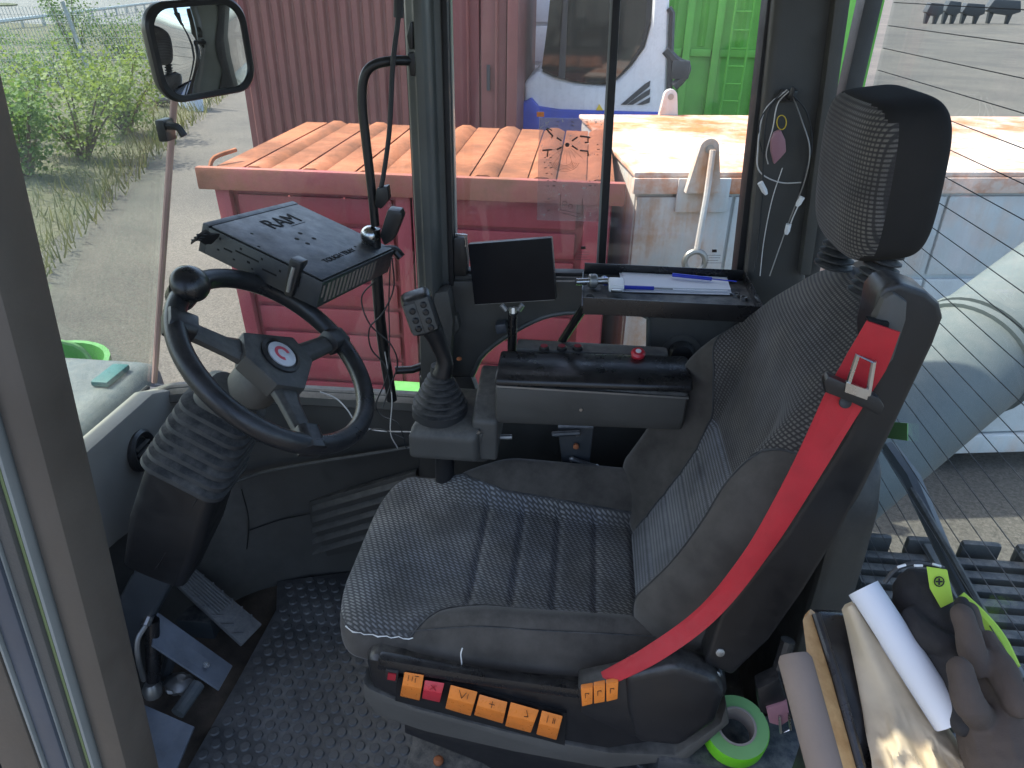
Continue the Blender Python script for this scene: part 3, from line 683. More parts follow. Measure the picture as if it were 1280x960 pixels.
pil('door_trim', 'trim_blue', -.073, -.0525, .405, .45, .003)
pil('door_seal', 'trim_pale', -.0762, -.0733, .402, .45, .001)
pil('door_trim', 'pillar_brown', -.120, -.0766, .400, .45, .004)
# unseen roof; overhangs added to block sun, glazed hatch added for a sun patch
HX0, HX1, HY0, HY1 = -.32, -.22, .64, .73
for lo, hi in (((-1.75, .30, 1.742), (HX0, 1.88, 1.80)), ((HX1, .30, 1.742), (.68, 1.88, 1.80)), ((HX0, .30, 1.742), (HX1, HY0, 1.80)), ((HX0, HY1, 1.742), (HX1, 1.88, 1.80))):
    q = MB(); q.box(lo, hi); part('roof_panel', 'roof_lining')(q)
q = MB(); q.box((HX0+.002, HY0+.002, 1.77), (HX1-.002, HY1-.002, 1.776)); part('added_roof_hatch', 'glass')(q)  # unseen pane, added where sun should reach the box behind the seat
q = MB(); q.box((.36, .40, -.05), (.60, .44, .45)); part('door_sill', 'panel_dark', .01)(q)
# ---------------------------------------------------------------- floor mat with round studs
mp = [(-.79, 1.452), (-.60, 1.512), (.49, 1.52), (.49, .47), (-.52, .47), (-.769, .89), (-.758, 1.12), (-.752, 1.352)]
mat = MB(); mat.prism([(x, y, .0) for x, y in mp], (0, 0, .012)); mt = mat.build('floor_mat', 'mat', bevel=.003, loc=(-.3, 1.1, 0))
tag(mt, 'black rubber floor mat with round raised studs', 'floor mat')
def inside(x, y):
    c = False
    for (a, b_), (e, f) in zip(mp, mp[1:]+mp[:1]):
        if (b_ > y) != (f > y) and x < (e-a)*(y-b_)/(f-b_)+a: c = not c
    return c
sp = []
for j in range(44):
    for i in range(48):
        x = -.80+(i+.5*(j % 2))*.0335; y = .50+j*.0290*.98
        if x < .30 and inside(x-.014, y) and inside(x+.014, y) and inside(x, y+.014) and inside(x, y-.014): sp.append((x, y))
def vis(p):
    w_ = V((p[0], p[1], 0))-CAM; d = w_.dot(FW); u_, v_ = 640+FPX*w_.dot(RT)/d, 480-FPX*w_.dot(UP)/d
    ok = 200 < u_ < 560 and 690 < v_ < 975 or 560 <= u_ < 900 and 900 < v_ < 975
    return (0 if ok else 1, d)
sp.sort(key=vis)
st = MB(); st.lathe([(.0122, 0), (.0118, .0035), (.0100, .0056)], (-.3, 1.1, .0105), (0, 0, 1), 12); s0 = st.build('stud', 'mat', mt)
COL.objects.unlink(s0); me = s0.data; bpy.data.objects.remove(s0)
for x, y in sp[:300]:
    o = bpy.data.objects.new('stud', me); COL.objects.link(o); o.parent = mt; o.location = (x+.3, y-1.1, 0)
st = MB()
for x, y in sp[300:]: st.lathe([(.0122, 0), (.0118, .0035), (.0100, .0056)], (x, y, .0105), (0, 0, 1), 8)
stuff(st.build('studs_beyond', 'mat', mt))
# ================================================================ DRIVER'S SEAT
seat = thing('driver_seat', 'grey cloth driver seat with high back, headrest and black plastic base', 'seat', (-.05, 1.11, 0))
def split_build(q, classify, spec, parent, uvf):
    """one closed surface cut into sewn pieces; spec: key -> (name, material)"""
    bm = q.bm; bmesh.ops.recalc_face_normals(bm, faces=bm.faces); bm.normal_update(); bm.verts.index_update()
    vn = {v: v.normal.copy() for v in bm.verts}
    groups = {}
    for f in bm.faces: groups.setdefault(classify(f), []).append(f)
    r = parent
    while r.parent: r = r.parent
    out = {}
    for k, fs in groups.items():
        ids = {}; vs = []; fa = []; nn = []
        for f in fs:
            row = []
            for v in f.verts:
                if v not in ids: ids[v] = len(vs); vs.append(v.co-r.location); nn.append(vn[v])
                row.append(ids[v])
            fa.append(row)
        me = bpy.data.meshes.new(spec[k][0]); me.from_pydata(vs, [], fa)
        me.polygons.foreach_set('use_smooth', [True]*len(fa))
        uv = me.uv_layers.new(name='UVMap')
        for l in me.loops: uv.data[l.index].uv = uvf(V(vs[l.vertex_index])+r.location)
        me.normals_split_custom_set_from_vertices([tuple(x) for x in nn])
        me.materials.append(MT[spec[k][1]]); o = bpy.data.objects.new(spec[k][0], me); COL.objects.link(o); o.parent = parent; out[k] = o
    bm.free(); return out
CX0, CX1, CYC = -.412, .215, 1.118
def c_hw(u): return .252*min(1, (1-(1-min(1, (u+.012)/.13))**2.6))**.5 if u < .13 else .252-.012*sm(.5, 1, u)
GRV = (.40, .525, .65, .775, .90)
def wv(u): return interp([(0, 1.3), (.19, 1.12), (.25, .93), (.33, .74), (.45, .645), (1, .60)], u)
def cush(u, v):
    x = CX0+(CX1-CX0)*u; y = CYC+c_hw(u)*v
    e = 1-abs(v); p = (1-(1-min(1, e/.20))**2)**.5 if e < .2 else 1
    pu = (1-(1-min(1, (u+.004)/.15))**2.2)**.5 if u < .146 else 1
    zb = .452-.04*sm(0, .35, u)+.0*u
    zt = .497+.006*sm(.2, 0, u)-.022*sm(.2, .9, u)*(1-sm(.5, .75, abs(v)))+(.042 if v < 0 else .082)*sm(.50, .86, abs(v))*sm(.14, .5, u)
    z = zb+(zt-zb)*min(p, 1)*(.12+.88*pu)
    if abs(v) < wv(u)+.02 and u > .3:
        f = min(1, (wv(u)+.02-abs(v))/.06)
        for k in GRV: z -= .0065*f*math.exp(-((u-k)/.0095)**2)
    z -= .004*math.exp(-((abs(v)-wv(u))/.035)**2)*(1 if u > .2 else 0)
    return V((x, y, z))
NU, NVv = 110, 80
q = MB(); G = []
NO, NC = 16, 48; NVv = 2*NO+NC
def vs_(b):
    e = [-1+(1-b)*(1-math.cos(k/NO*math.pi/2)) for k in range(NO)]
    return e+[-b+2*b*k/NC for k in range(NC)]+[b]+[-x for x in e[:-1][::-1]]+[1] if False else e+[-b+2*b*k/NC for k in range(NC+1)]+[-x for x in e[::-1]]
def cb(u): return min(.93, wv(u))
for i in range(NU+1):
    G.append([q.bm.verts.new(cush(i/NU, v)) for v in vs_(cb(i/NU))])
idx = {}
for i in range(NU+1):
    for j, v in enumerate(G[i]): idx[v] = (i, j)
for i in range(NU):
    for j in range(NVv): q.face([G[i][j], G[i+1][j], G[i+1][j+1], G[i][j+1]])
q.face([G[i][0] for i in range(NU+1)]+[G[i][NVv] for i in range(NU, -1, -1)]); q.face(G[NU][:]); 
def ccls(f):
    if len(f.verts) > 4: return 'b'
    j = min(idx[v][1] for v in f.verts)
    return 'n' if j < NO else 'f' if j >= NO+NC else 'c'
split_build(q, ccls, {'c': ('cushion_cloth', 'cloth_cushion'), 'n': ('near_bolster', 'velour'), 'f': ('far_bolster', 'velour'), 'b': ('cushion_base', 'velour_dark')}, seat, lambda p: (p.x-.6*p.y, (p.y+.6*p.x)/1.17))
for sgn in (-1, 1):
    q = MB(); pts = []
    for k in range(40):
        u = .03+.955*k/39; p = cush(u, sgn*cb(u)); pts.append(p+V((0, 0, .0012)))
    q.tube(pts, .0018, 6); q.build('seam', 'rubber', seat)
q = MB(); q.tube([cush(.14+.86*k/30, -.90+.0*k)+V((0, -.001, .001)) for k in range(31)], .0012, 5); q.build('seam', 'rubber', seat)
pts = [cush(.06+.20*k/16, -.93+.004*math.sin(k*2.1))+V((random.uniform(-.002, .002), -.0015, .0015)) for k in range(17)]
q = MB(); q.tube(pts, [.0006+.0012*random.random() for _ in pts], 5); q.build('frayed_thread', 'twine', seat)
q = MB(); q.tube(curve([P(578, 810, y=.860), P(576, 818, y=.855), P(577, 830, y=.854), P(574, 836, y=.854)], 4), .0013, 5); q.build('loose_thread', 'twine', seat)
# backrest
BO = V((.150, 1.125, .478)); TA = rad(20.5); ES = V((math.sin(TA), 0, math.cos(TA))); EN = V((-math.cos(TA), 0, math.sin(TA))); BL = .70
def b_hw(s): 
    w_ = interp([(0, .225), (.12, .248), (.28, .262), (.5, .262), (.64, .248), (.76, .215), (.9, .172), (1, .135)], s)
    return w_*((1-max(0, (s-.90)/.1025)**2.2)**.5) if s > .90 else w_
def bw(s): return interp([(0, .44), (.3, .47), (.45, .52), (.56, .64), (.66, .86), (.73, 1.2), (1, 1.3)], s)
BG = (.07, .155, .24, .33, .43)
def back(s, v):
    e = 1-abs(v); p = (1-(1-min(1, e/.24))**2)**.5 if e < .24 else 1
    pt = (1-max(0, (s-.90)/.1)**2.4)**.5 if s > .90 else 1
    n_ = -.036*math.sin(math.pi*min(1, s/.8))+.016*sm(.65, .9, s)*(1-abs(v)**2)-.02*v*v*sm(.6, 1, s)
    n_ += (.076 if v < 0 else .084)*sm(.42, .84, abs(v))*sm(-.05, .16, s)*(1-sm(.50, .80, s))
    n_ -= .05*sm(.72, 1, s)
    if abs(v) < bw(s)+.02 and s < .5:
        f = min(1, (bw(s)+.02-abs(v))/.07)
        for k in BG: n_ -= .0075*f*math.exp(-((s-k)/.0085)**2)
    n_ -= .004*math.exp(-((abs(v)-bw(s))/.035)**2)
    bk = -.085
    return BO+ES*(BL*s)+V((0, b_hw(s)*v, 0))+EN*(bk+(n_-bk)*p*max(.05, pt))
q = MB(); G = []
for i in range(121): G.append([q.bm.verts.new(back(i/120, v)) for v in vs_(min(.955, bw(i/120)))])
idx = {}
for i in range(121):
    for j, v in enumerate(G[i]): idx[v] = (i, j)
for i in range(120):
    for j in range(NVv): q.face([G[i][j], G[i][j+1], G[i+1][j+1], G[i+1][j]])
q.face([G[i][0] for i in range(121)]+[G[i][NVv] for i in range(120, -1, -1)]); q.face(G[0][:])
def bcls(f):
    if len(f.verts) > 4: return 'r'
    i = min(idx[v][0] for v in f.verts); j = min(idx[v][1] for v in f.verts)
    if j < NO: return 'e' if i > 84 else 'n'
    if j >= NO+NC: return 'f'
    return 'u' if i >= 52 else 'l'
split_build(q, bcls, {'u': ('upper_back_cloth', 'cloth_back'), 'l': ('lower_back_cloth', 'cloth_channel'), 'n': ('near_bolster', 'velour'), 'f': ('far_bolster', 'velour'), 'r': ('back_lining', 'velour_dark'), 'e': ('back_edge', 'velour_dark')}, seat, lambda p: (p.y, (p-BO).dot(ES)))
for sgn in (-1, 1):
    q = MB(); q.tube([back(.02+.66*k/40, sgn*min(.955, bw(.02+.66*k/40)))+EN*.0012 for k in range(41)], .0018, 6); q.build('seam', 'rubber', seat)
q = MB(); q.tube([back(.04+.60*k/40, -.80)+EN*.0008 for k in range(41)], .0013, 5); q.build('seam', 'rubber', seat)
# black plastic shell behind, metal edge
q = MB(); secs = []
for n0, k in ((-.082, 1.0), (-.095, 1.02), (-.125, .97), (-.132, .9)):
    secs.append([BO+ES*(BL*s*1.0+.005)+V((0, b_hw(min(s, .985))*k*sg, 0))+EN*n0 for s, sg in [(i/14, -1) for i in range(15)]+[(i/14, 1) for i in range(14, -1, -1)]])
q.loft(secs); q.build('back_shell', 'black_plastic', seat)
q = MB(); q.tube([back(.60+.395*k/24, -1)+EN*-.002 for k in range(25)]+[back(1-.2*k/8, 1) for k in range(1, 9)], .004, 6); q.build('edge_trim', 'dull_steel', seat)
# belt guide: big shell along the near edge of the back
bo = [(1097, 372), (1108, 358), (1126, 354), (1160, 366), (1176, 380), (1180, 398), (1168, 430), (1132, 505), (1092, 585), (1048, 670), (1003, 742), (962, 800), (915, 845), (880, 830), (900, 770), (985, 665), (1060, 545), (1090, 480), (1087, 420)]
q = MB(); q.px(bo, .055, y=.835); bgd = q.build('belt_guide', 'black_plastic', seat, bevel=.014, seg=4)
q = MB(); q.px([(1094, 400), (1104, 374), (1118, 366), (1136, 378), (1134, 400), (1118, 450), (1100, 470)], .02, y=.826); q.build('guide_recess', 'panel', bgd, bevel=.006)
q = MB(); q.px([(1086, 400), (1112, 404), (1106, 430), (1086, 424)], .012, y=.819); q.build('guide_slot', 'hole', bgd)
for px, py in ((900, 815), (895, 843)): q = MB(); q.lathe([(.007, 0), (.007, .003), (.004, .004)], P(px, py, y=.834), (0, -1, .3), 14); q.build('bolt', 'dull_steel', bgd)
# headrest on two bellows
HC = V((.418, 1.095, 1.275)); ht = rad(-8); hs = V((math.sin(ht), 0, math.cos(ht))); hn = V((-math.cos(ht), 0, math.sin(ht)))
q = MB(); G = []
def se(c, e): return math.copysign(abs(c)**e, c)
for i in range(41):
    ph = (i/40-.5)*math.pi*.9999; row = []
    for j in range(64):
        th_ = 2*math.pi*j/64; cp = max(1e-4, math.cos(ph))**.42
        yy = .128*se(math.sin(th_), .40)*cp; nn = .052*se(math.cos(th_), .45)*cp; ss = .107*se(math.sin(ph), .50)
        nn += .010*(1-(yy/.128)**2)*(1 if nn > 0 else 0)+.010*(.3-ss/.107)*.6; yy *= 1-.05*max(0, -ss/.107)
        row.append(q.bm.verts.new(HC+hs*ss+V((0, yy, 0))+hn*nn))
    G.append(row)
for i in range(40):
    for j in range(64): q.face([G[i][j-1], G[i][j], G[i+1][j], G[i+1][j-1]])
q.face(G[0]); q.face(G[40])
def hcls(f):
    c = f.calc_center_median()-HC
    return 'c' if (f.normal.dot(hn) > .50 or (f.normal.dot(hn) > .12 and abs(f.normal.dot(hs)) < .6)) and c.dot(hn) > .004 else 's'
split_build(q, hcls, {'c': ('headrest_cloth', 'cloth_back'), 's': ('headrest_side', 'velour_dark')}, seat, lambda p: (p.y, (p-HC).dot(hs)))
for a_, c_ in ((P(1060, 278, y=1.17), P(1040, 335, y=1.17)), (P(1112, 312, y=1.03), P(1083, 372, y=1.03))):
    ax = (c_-a_); L = ax.length; prof = []
    for k in range(7): prof += [(.014, L*(k/7)), (.023+.0012*k, L*(k/7+.055)), (.023+.0012*k, L*(k/7+.09))]
    q = MB(); q.lathe([(.008, -.03)]+prof+[(.02, L)], a_, ax, 24); q.build('headrest_bellows', 'rubber', seat)
# seat belt
bp = curve([P(1104, 408, y=.812), P(1083, 452, y=.822), P(1052, 505, y=.822), P(1002, 598, y=.822), P(945, 692, y=.821), P(885, 766, y=.818), P(818, 816, y=.818), P(756, 849, y=.826)], 7)
hwid = [.019, .024, .024, .019, .015, .0145, .015, .013]
q = MB(); secs = []
for i, p in enumerate(bp):
    t_ = (bp[min(i+1, len(bp)-1)]-bp[max(i-1, 0)]).normalized(); vd = (CAM-p).normalized(); sd_ = t_.cross(vd).normalized(); tw = .35*math.sin(i*.09)
    sd_ = (sd_*math.cos(tw)+vd*math.sin(tw)); nn = sd_.cross(t_).normalized(); hw_ = interp([(k/7, h_) for k, h_ in enumerate(hwid)], i/(len(bp)-1))
    cup = .004*math.sin(i*.31)
    secs.append([p+sd_*hw_+nn*.001, p+sd_*hw_*.4+nn*(.0012+cup), p-sd_*hw_*.4+nn*(.0012+cup), p-sd_*hw_+nn*.001, p-sd_*hw_-nn*.001, p+sd_*hw_-nn*.001])
q.loft(secs); q.build('seat_belt', 'belt_red', seat)
q = MB(); q.px([(1030, 478), (1036, 470), (1100, 498), (1107, 510), (1100, 521), (1060, 502), (1032, 492)], .016, y=.800); tg = q.build('belt_tongue', 'black_plastic', seat, bevel=.004)
fr = [P(x, y, y=.802) for x, y in ((1058, 486), (1072, 444), (1092, 452), (1085, 494))]
q = MB(); q.tube(fr, .0032, 8); q.build('tongue_loop', 'steel', tg)
q = MB(); q.px([(1058, 478), (1086, 488), (1084, 500), (1056, 490)], .004, y=.7975); q.build('tongue_plate', 'steel', tg)
q = MB(); q.lathe([(.0075, 0), (.0075, .003), (.004, .005)], P(1056, 503, y=.818), (0, -1, .5), 16); q.build('belt_button', 'rubber', tg)
# base: near side panel with rocker switches
q = MB(); q.px([(455, 822), (470, 822), (600, 848), (735, 864), (905, 842), (912, 870), (860, 925), (760, 940), (640, 918), (520, 888), (462, 862)], .46, y=.845); q.build('seat_base', 'black_plastic', seat, bevel=.02, seg=3)
q = MB(); q.px([(453, 852), (462, 862), (520, 886), (640, 917), (760, 941), (845, 945), (900, 905), (908, 880), (912, 905), (860, 950), (760, 962), (640, 940), (530, 915), (470, 895), (454, 872)], .44, y=.85); q.build('base_skirt', 'panel', seat, bevel=.01)
q = MB(); q.px([(505, 905), (760, 962), (760, 975), (620, 962), (505, 917)], .30, y=.87); q.build('slide_rail', 'black_plastic', seat, bevel=.006)
q = MB(); q.px([(472, 824), (600, 846), (735, 864), (770, 862), (770, 872), (735, 876), (600, 858), (470, 838)], .02, y=.832); q.build('panel_lip', 'black_gloss', seat, bevel=.006)
q = MB(); q.px([(496, 846), (560, 853), (708, 892), (706, 932), (640, 914), (494, 876)], .012, y=.839); q.build('switch_recess', 'hole', seat)
q = MB(); q.px([(780, 845), (845, 832), (895, 850), (908, 868), (895, 905), (850, 936), (795, 930), (783, 890)], .05, y=.808); q.build('hinge_cover', 'black_plastic', seat, bevel=.018, seg=4)
q = MB(); q.px([(722, 861), (776, 850), (783, 846), (800, 920), (790, 922), (726, 892)], .04, y=.815); spn = q.build('switch_box', 'black_plastic', seat, bevel=.005)
SW = [([(505.6, 839.7), (530, 843.8), (524.4, 875.6), (500, 870)], 'orange', 0), ([(531, 850), (555.6, 853.8), (549.4, 878), (527.5, 873)], 'red_plastic', 1), ([(563.4, 856), (597, 864.7), (588.4, 895), (556.6, 885.6)], 'orange', 0), ([(599.4, 867.8), (634.4, 877.5), (628.4, 904.4), (592.5, 893.8)], 'orange', 0), ([(638.4, 877.5), (673.8, 887.5), (663.4, 916), (631.3, 907.5)], 'orange', 0), ([(677.5, 888), (703.4, 895), (695.6, 925), (670.3, 917.8)], 'orange', 0)]
def lerp2(a, c, t): return (a[0]+(c[0]-a[0])*t, a[1]+(c[1]-a[1])*t)
def icon(par, pp, y, m, kind):
    o2 = lambda u, v: P(*lerp2(lerp2(pp[0], pp[1], u), lerp2(pp[3], pp[2], u), v), y=y)
    segs = [[((.25, .12), (.25, .34)), ((.45, .14), (.45, .32)), ((.55, .10), (.78, .10)), ((.62, .16), (.62, .36))], [((.35, .2), (.65, .45)), ((.65, .2), (.35, .45))], [((.35, .12), (.5, .42)), ((.5, .42), (.62, .16)), ((.7, .2), (.7, .4))], [((.4, .3), (.6, .3)), ((.5, .16), (.5, .5)), ((.4, .5), (.62, .5))], [((.6, .16), (.72, .4)), ((.72, .4), (.58, .42)), ((.66, .46), (.78, .5))], [((.35, .14), (.35, .42)), ((.62, .20), (.62, .40)), ((.70, .20), (.70, .40))], [((.35, .3), (.35, .55)), ((.35, .3), (.65, .3)), ((.65, .3), (.65, .38))]][kind]
    q = MB()
    for a, c in segs: q.tube([o2(*a), o2(*c)], .0006, 4)
    q.build('icon', m, par)
for k, (pp, m, red) in enumerate(SW):
    w0 = [P(a, c, y=.8385) for a, c in pp]; mid = [lerp2(pp[0], pp[3], .55), lerp2(pp[1], pp[2], .55)]
    f_ = [P(*pp[0], y=.830), P(*pp[1], y=.830), P(*mid[1], y=.822), P(*mid[0], y=.822), P(*pp[2], y=.833), P(*pp[3], y=.833)]
    q = MB(); vs = [q.bm.verts.new(p) for p in w0+f_]
    for f in ((0, 1, 2, 3), (4, 5, 6, 7), (7, 6, 8, 9), (0, 1, 5, 4), (3, 2, 8, 9), (0, 4, 7, 9, 3), (1, 5, 6, 8, 2)): q.face([vs[i] for i in f])
    o = q.build('rocker_switch', m, seat, bevel=.0016)
    icon(o, pp, .8235 if not red else .8235, 'icon' if not red else 'icon_red', k)
q = MB(); q.px([(482, 838), (498, 841), (496.5, 854), (481, 851)], .012, y=.828); ld = q.build('lamp_frame', 'black_plastic', seat, bevel=.001)
q = MB(); q.px([(485, 842), (495, 843.5), (494, 851), (484, 849.5)], .004, y=.8255); q.build('lamp_lens', 'icon_red', ld)
for pp in ([(726, 861.6), (741, 859.4), (740.6, 880), (727.5, 883.4)], [(742, 858.5), (756.5, 856), (756, 877.5), (742.5, 880)], [(757.5, 855.5), (773, 853), (772, 874), (758, 877.5)]):
    q = MB(); q.px(pp, .01, y=.808); o = q.build('rocker_switch', 'orange', spn, bevel=.0015); 
    # icon stays a mark on the switch box (third level)
    icon(spn, pp, .8075, 'icon', 6)
q = MB(); q.lathe([(.10, 0), (.10, .12), (.075, .16), (.075, .30)], (-.08, 1.05, .012), (0, 0, 1), 28); q.build('pedestal', 'black_plastic', seat)
q = MB(); q.box((-.30, .86, .0125), (.12, 1.30, .022)); fpn = q.build('foot_plate', 'hood_black', seat, bevel=.003)
q = MB(); q.lathe([(.011, 0), (.011, .006), (.006, .010)], P(548, 952, z=.024), (0, 0, 1), 12); q.build('bolt', 'roof_rust', fpn)
q = MB(); q.box(P(790, 632, y=1.39)+V((-.05, -.005, -.005)), P(790, 632, y=1.39)+V((.03, .012, .008))); bk = q.build('buckle_stalk', 'dull_steel', seat, bevel=.003)
q = MB(); q.box(P(760, 630, y=1.39)+V((-.012, -.008, -.006)), P(760, 630, y=1.39)+V((.014, .014, .010))); q.build('buckle_button', 'red_plastic', bk, bevel=.003)

# ================================================================ STEERING
col = thing('steering_column', 'black steering column with ribbed rubber gaiter rising from the floor', 'column', (-.97, 1.08, 0))
WC = V((-.504, 1.073, .928)); WNv = V((math.sin(rad(42.3)), 0, math.cos(rad(42.3)))); WA = V((0, 1, 0)); WB_ = WNv.cross(WA)
def colsec(c, ax, w_, d_, r_=.03):
    s1 = V((0, 1, 0)); s2 = ax.cross(s1).normalized(); return [c+s1*a+s2*b_ for a, b_ in rrect(w_, d_, r_)]
pA, pB, pC, pD = P(283, 503, y=1.09), P(243, 582, y=1.08), P(205, 700, y=1.08), P(150, 800, y=1.08)
ax = (pA-pB).normalized(); q = MB(); secs = []; nb = 7
for k in range(nb*3+1):
    t = k/(nb*3); big = (.012 if k % 3 else 0.0); c = pA.lerp(pB, t); secs.append(colsec(c, ax, .046+.020*t+big, .056+.016*t+big, .032))
q.loft(secs); q.build('gaiter', 'rubber', col)
q = MB(); ax2 = (pB-pC).normalized(); q.loft([colsec(pB+ax2*-.002, ax2, .062, .070, .02), colsec(pB.lerp(pC, .5), ax2, .063, .074, .02), colsec(pC, ax2, .050, .066, .02), colsec(pC-ax2*.02, ax2, .036, .045, .02)]); q.build('column_cover', 'black_plastic', col, bevel=0)
q = MB(); q.tube([pB+V((.03, -.062, -.03)), pC+V((.02, -.056, .03))], .0015, 5); q.build('cover_seam', 'seal', col)
q = MB(); ax3 = (pC-pD).normalized(); q.loft([colsec(pC-ax3*.01, ax3, .030, .040, .01), colsec(pD-ax3*.25, ax3, .032, .044, .01)]); q.build('column_post', 'hood_black', col)
q = MB(); q.loft([colsec(WC-WNv*.10+V((-.02, 0, 0)), ax, .042, .05, .03), colsec(pA+ax*.025, ax, .046, .054, .03), colsec(pA-ax*.01, ax, .046, .054, .03)]); q.build('column_head', 'panel', col)
q = MB(); q.lathe([(.030, -.11), (.044, -.09), (.046, -.05), (.034, -.022)], WC, WNv, 24); q.build('wheel_boss', 'panel', col)
wh = thing('steering_wheel', 'black three-spoke steering wheel with spinner knob and red C badge', 'steering wheel', WC)
def wpt(a, r, h_=0): return WC+(WA*math.cos(a)+WB_*math.sin(a))*r+WNv*h_
R0 = .182
q = MB(); q.tube([wpt(2*math.pi*k/72, R0) for k in range(72)], .0172, 14, closed=True); q.build('rim', 'wheel_grip', wh)
for k in range(9):
    pass
def pxang(px, py):
    v = FW+(px-640)/FPX*RT-(py-480)/FPX*UP; t = (WC-CAM).dot(WNv)/v.dot(WNv); p = CAM+v*t-WC; return math.atan2(p.dot(WB_), p.dot(WA))
sa = [pxang(225, 405), pxang(418, 425), pxang(385, 545)]
for a in sa:
    rd = WA*math.cos(a)+WB_*math.sin(a); tn = WNv.cross(rd); q = MB(); secs = []
    for r_, w_, h_, z_ in ((.05, .030, .010, -.012), (.09, .020, .008, -.012), (.14, .018, .008, -.006), (.182, .018, .008, -.002)):
        secs.append([WC+rd*r_+tn*x*w_+WNv*(z_+y_*h_) for x, y_ in ((-1, -1), (1, -1), (1, .3), (.55, 1), (-.55, 1), (-1, .3))])
    q.loft(secs); sp_ = q.build('spoke', 'panel_dark', wh, bevel=.002)
    q = MB(); q.loft([[WC+rd*r_+tn*x*.022+WNv*(y_) for x, y_ in ((-1, -.017), (1, -.017), (1, .010), (.6, .017), (-.6, .017), (-1, .010))] for r_ in (.150, .178, .196)]); q.build('spoke_cap', 'black_plastic', sp_, bevel=.004)
hubp = []
for a in sa:
    hubp += [wpt(a-.40, .073), wpt(a+.40, .073)]
hubp.sort(key=lambda p: math.atan2((p-WC).dot(WB_), (p-WC).dot(WA)))
q = MB(); q.prism([p+WNv*-.03 for p in hubp], WNv*.036); hub = q.build('hub', 'panel_dark', wh, bevel=.005)
q = MB(); q.lathe([(.037, .004), (.037, .010), (.031, .012), (.029, .009)], WC, WNv, 40); q.build('badge_ring', 'black_plastic', hub)
q = MB(); q.lathe([(.0265, .0095), (.0265, .0125), (.024, .0135)], WC, WNv, 40); bdg = q.build('badge', 'logo_grey', hub)
# the red C: open ring that faces up the column
vup = (V((0, 0, 1))-WNv*WNv.z).normalized(); vrt = RT-WNv*RT.dot(WNv); vrt = vrt.normalized(); vu2 = WNv.cross(vrt).normalized()
q = MB(); oi = []; 
angs = [rad(48+ (312-48)*k/28) for k in range(29)]
out_ = [WC+(vrt*math.cos(a)+vu2*math.sin(a))*.0155+WNv*.0136 for a in angs]; in_ = [WC+(vrt*math.cos(a)+vu2*math.sin(a))*.0095+WNv*.0136 for a in angs]
for k in range(28): q.prism([out_[k], out_[k+1], in_[k+1], in_[k]], WNv*.0006)
q.build('badge_letter', 'logo_red', hub)
ka = pxang(250, 380); kp = wpt(ka, R0)
kd = (P(262, 358, d=(wpt(ka, R0)-CAM).dot(FW)-.05)-kp).normalized()
q = MB(); q.lathe([(.024, -.020), (.025, .006), (.016, .012), (.015, .016), (.020, .020), (.028, .024), (.0315, .031), (.031, .038), (.026, .046), (.016, .053), (.006, .0565), (.001, .057)], kp, (WNv*.7+V((.30, -.45, .25))), 28); q.build('spinner_knob', 'black_gloss', wh)

# ================================================================ PEDALS
pd = thing('accelerator_pedal', 'wide grey ribbed rubber pedal on the cab floor', 'pedal', P(265, 760, z=.03))
pp = [P(207, 717, z=.20), P(236, 703, z=.19), P(328, 780, z=.055), P(303, 806, z=.055)]
nrm = (pp[1]-pp[0]).cross(pp[3]-pp[0]).normalized(); nrm = nrm if nrm.z > 0 else -nrm
q = MB(); q.prism(pp, -nrm*.014); plate = q.build('pedal_plate', 'pedal_rubber', pd, bevel=.003)
for k in range(7):
    u = .14+.12*k; a, c = pp[0].lerp(pp[1], u), pp[3].lerp(pp[2], u)
    q = MB(); q.tube([a.lerp(c, .05)+nrm*.002, a.lerp(c, .62)+nrm*.002], .0026, 6); q.build('grip_rib', 'pedal_rubber', plate)
for k in range(6):
    for s_ in (0, 1):
        t0 = .2+.13*k; e_ = pp[0].lerp(pp[3], t0) if s_ == 0 else pp[1].lerp(pp[2], t0); m_ = pp[0].lerp(pp[1], .5).lerp(pp[3].lerp(pp[2], .5), min(1, t0+.14))
        q = MB(); q.tube([e_+nrm*.002, e_.lerp(m_, .6)+nrm*.002], .002, 6); q.build('grip_rib', 'pedal_rubber', plate)
q = MB(); q.box(P(250, 790, z=.0)+V((-.05, -.02, 0)), P(250, 790, z=.0)+V((.05, .03, .06))); q.build('pedal_base', 'hood_black', pd, bevel=.004)
pd2 = thing('brake_pedal', 'flat blue-grey steel pedal with a single bright screw', 'pedal', P(250, 820, z=.03))
pq = [P(196, 764, z=.235), P(291, 832, z=.13), P(274, 862, z=.12), P(190, 806, z=.225)]
n2 = (pq[1]-pq[0]).cross(pq[3]-pq[0]).normalized(); n2 = n2 if n2.z > 0 else -n2
q = MB(); q.prism(pq, -n2*.006); p2 = q.build('pedal_plate', 'pedal_steel', pd2, bevel=.0015)
q = MB(); q.lathe([(.0075, 0), (.0075, .002), (.003, .002), (.003, .0005)], P(257, 833, z=.150)+n2*.004, n2, 18); q.build('screw', 'steel', p2)
q = MB(); q.tube([P(215, 815, z=.15), P(205, 850, z=.02)], .014, 8); q.build('pedal_arm', 'hood_black', pd2)
pd3 = thing('foot_rest_plate', 'flat steel foot plate with dirt at the near floor edge beside the pillar', 'plate', P(215, 930, z=0))
q = MB(); q.prism([P(160, 872, z=.14), P(243, 908, z=.10), P(215, 975, z=.09), P(150, 990, z=.12)], (0, 0, -.006)); q.build('plate', 'pedal_steel', pd3, bevel=.0015)
q = MB(); q.tube([P(248, 855, z=.06), P(222, 892, z=.05)], .016, 10); q.build('support_tube', 'machine_grey', pd3)
hy = thing('brake_cylinder', 'small black hydraulic cylinder with steel fitting left of the steel pedal', 'cylinder', P(190, 860, z=.02))
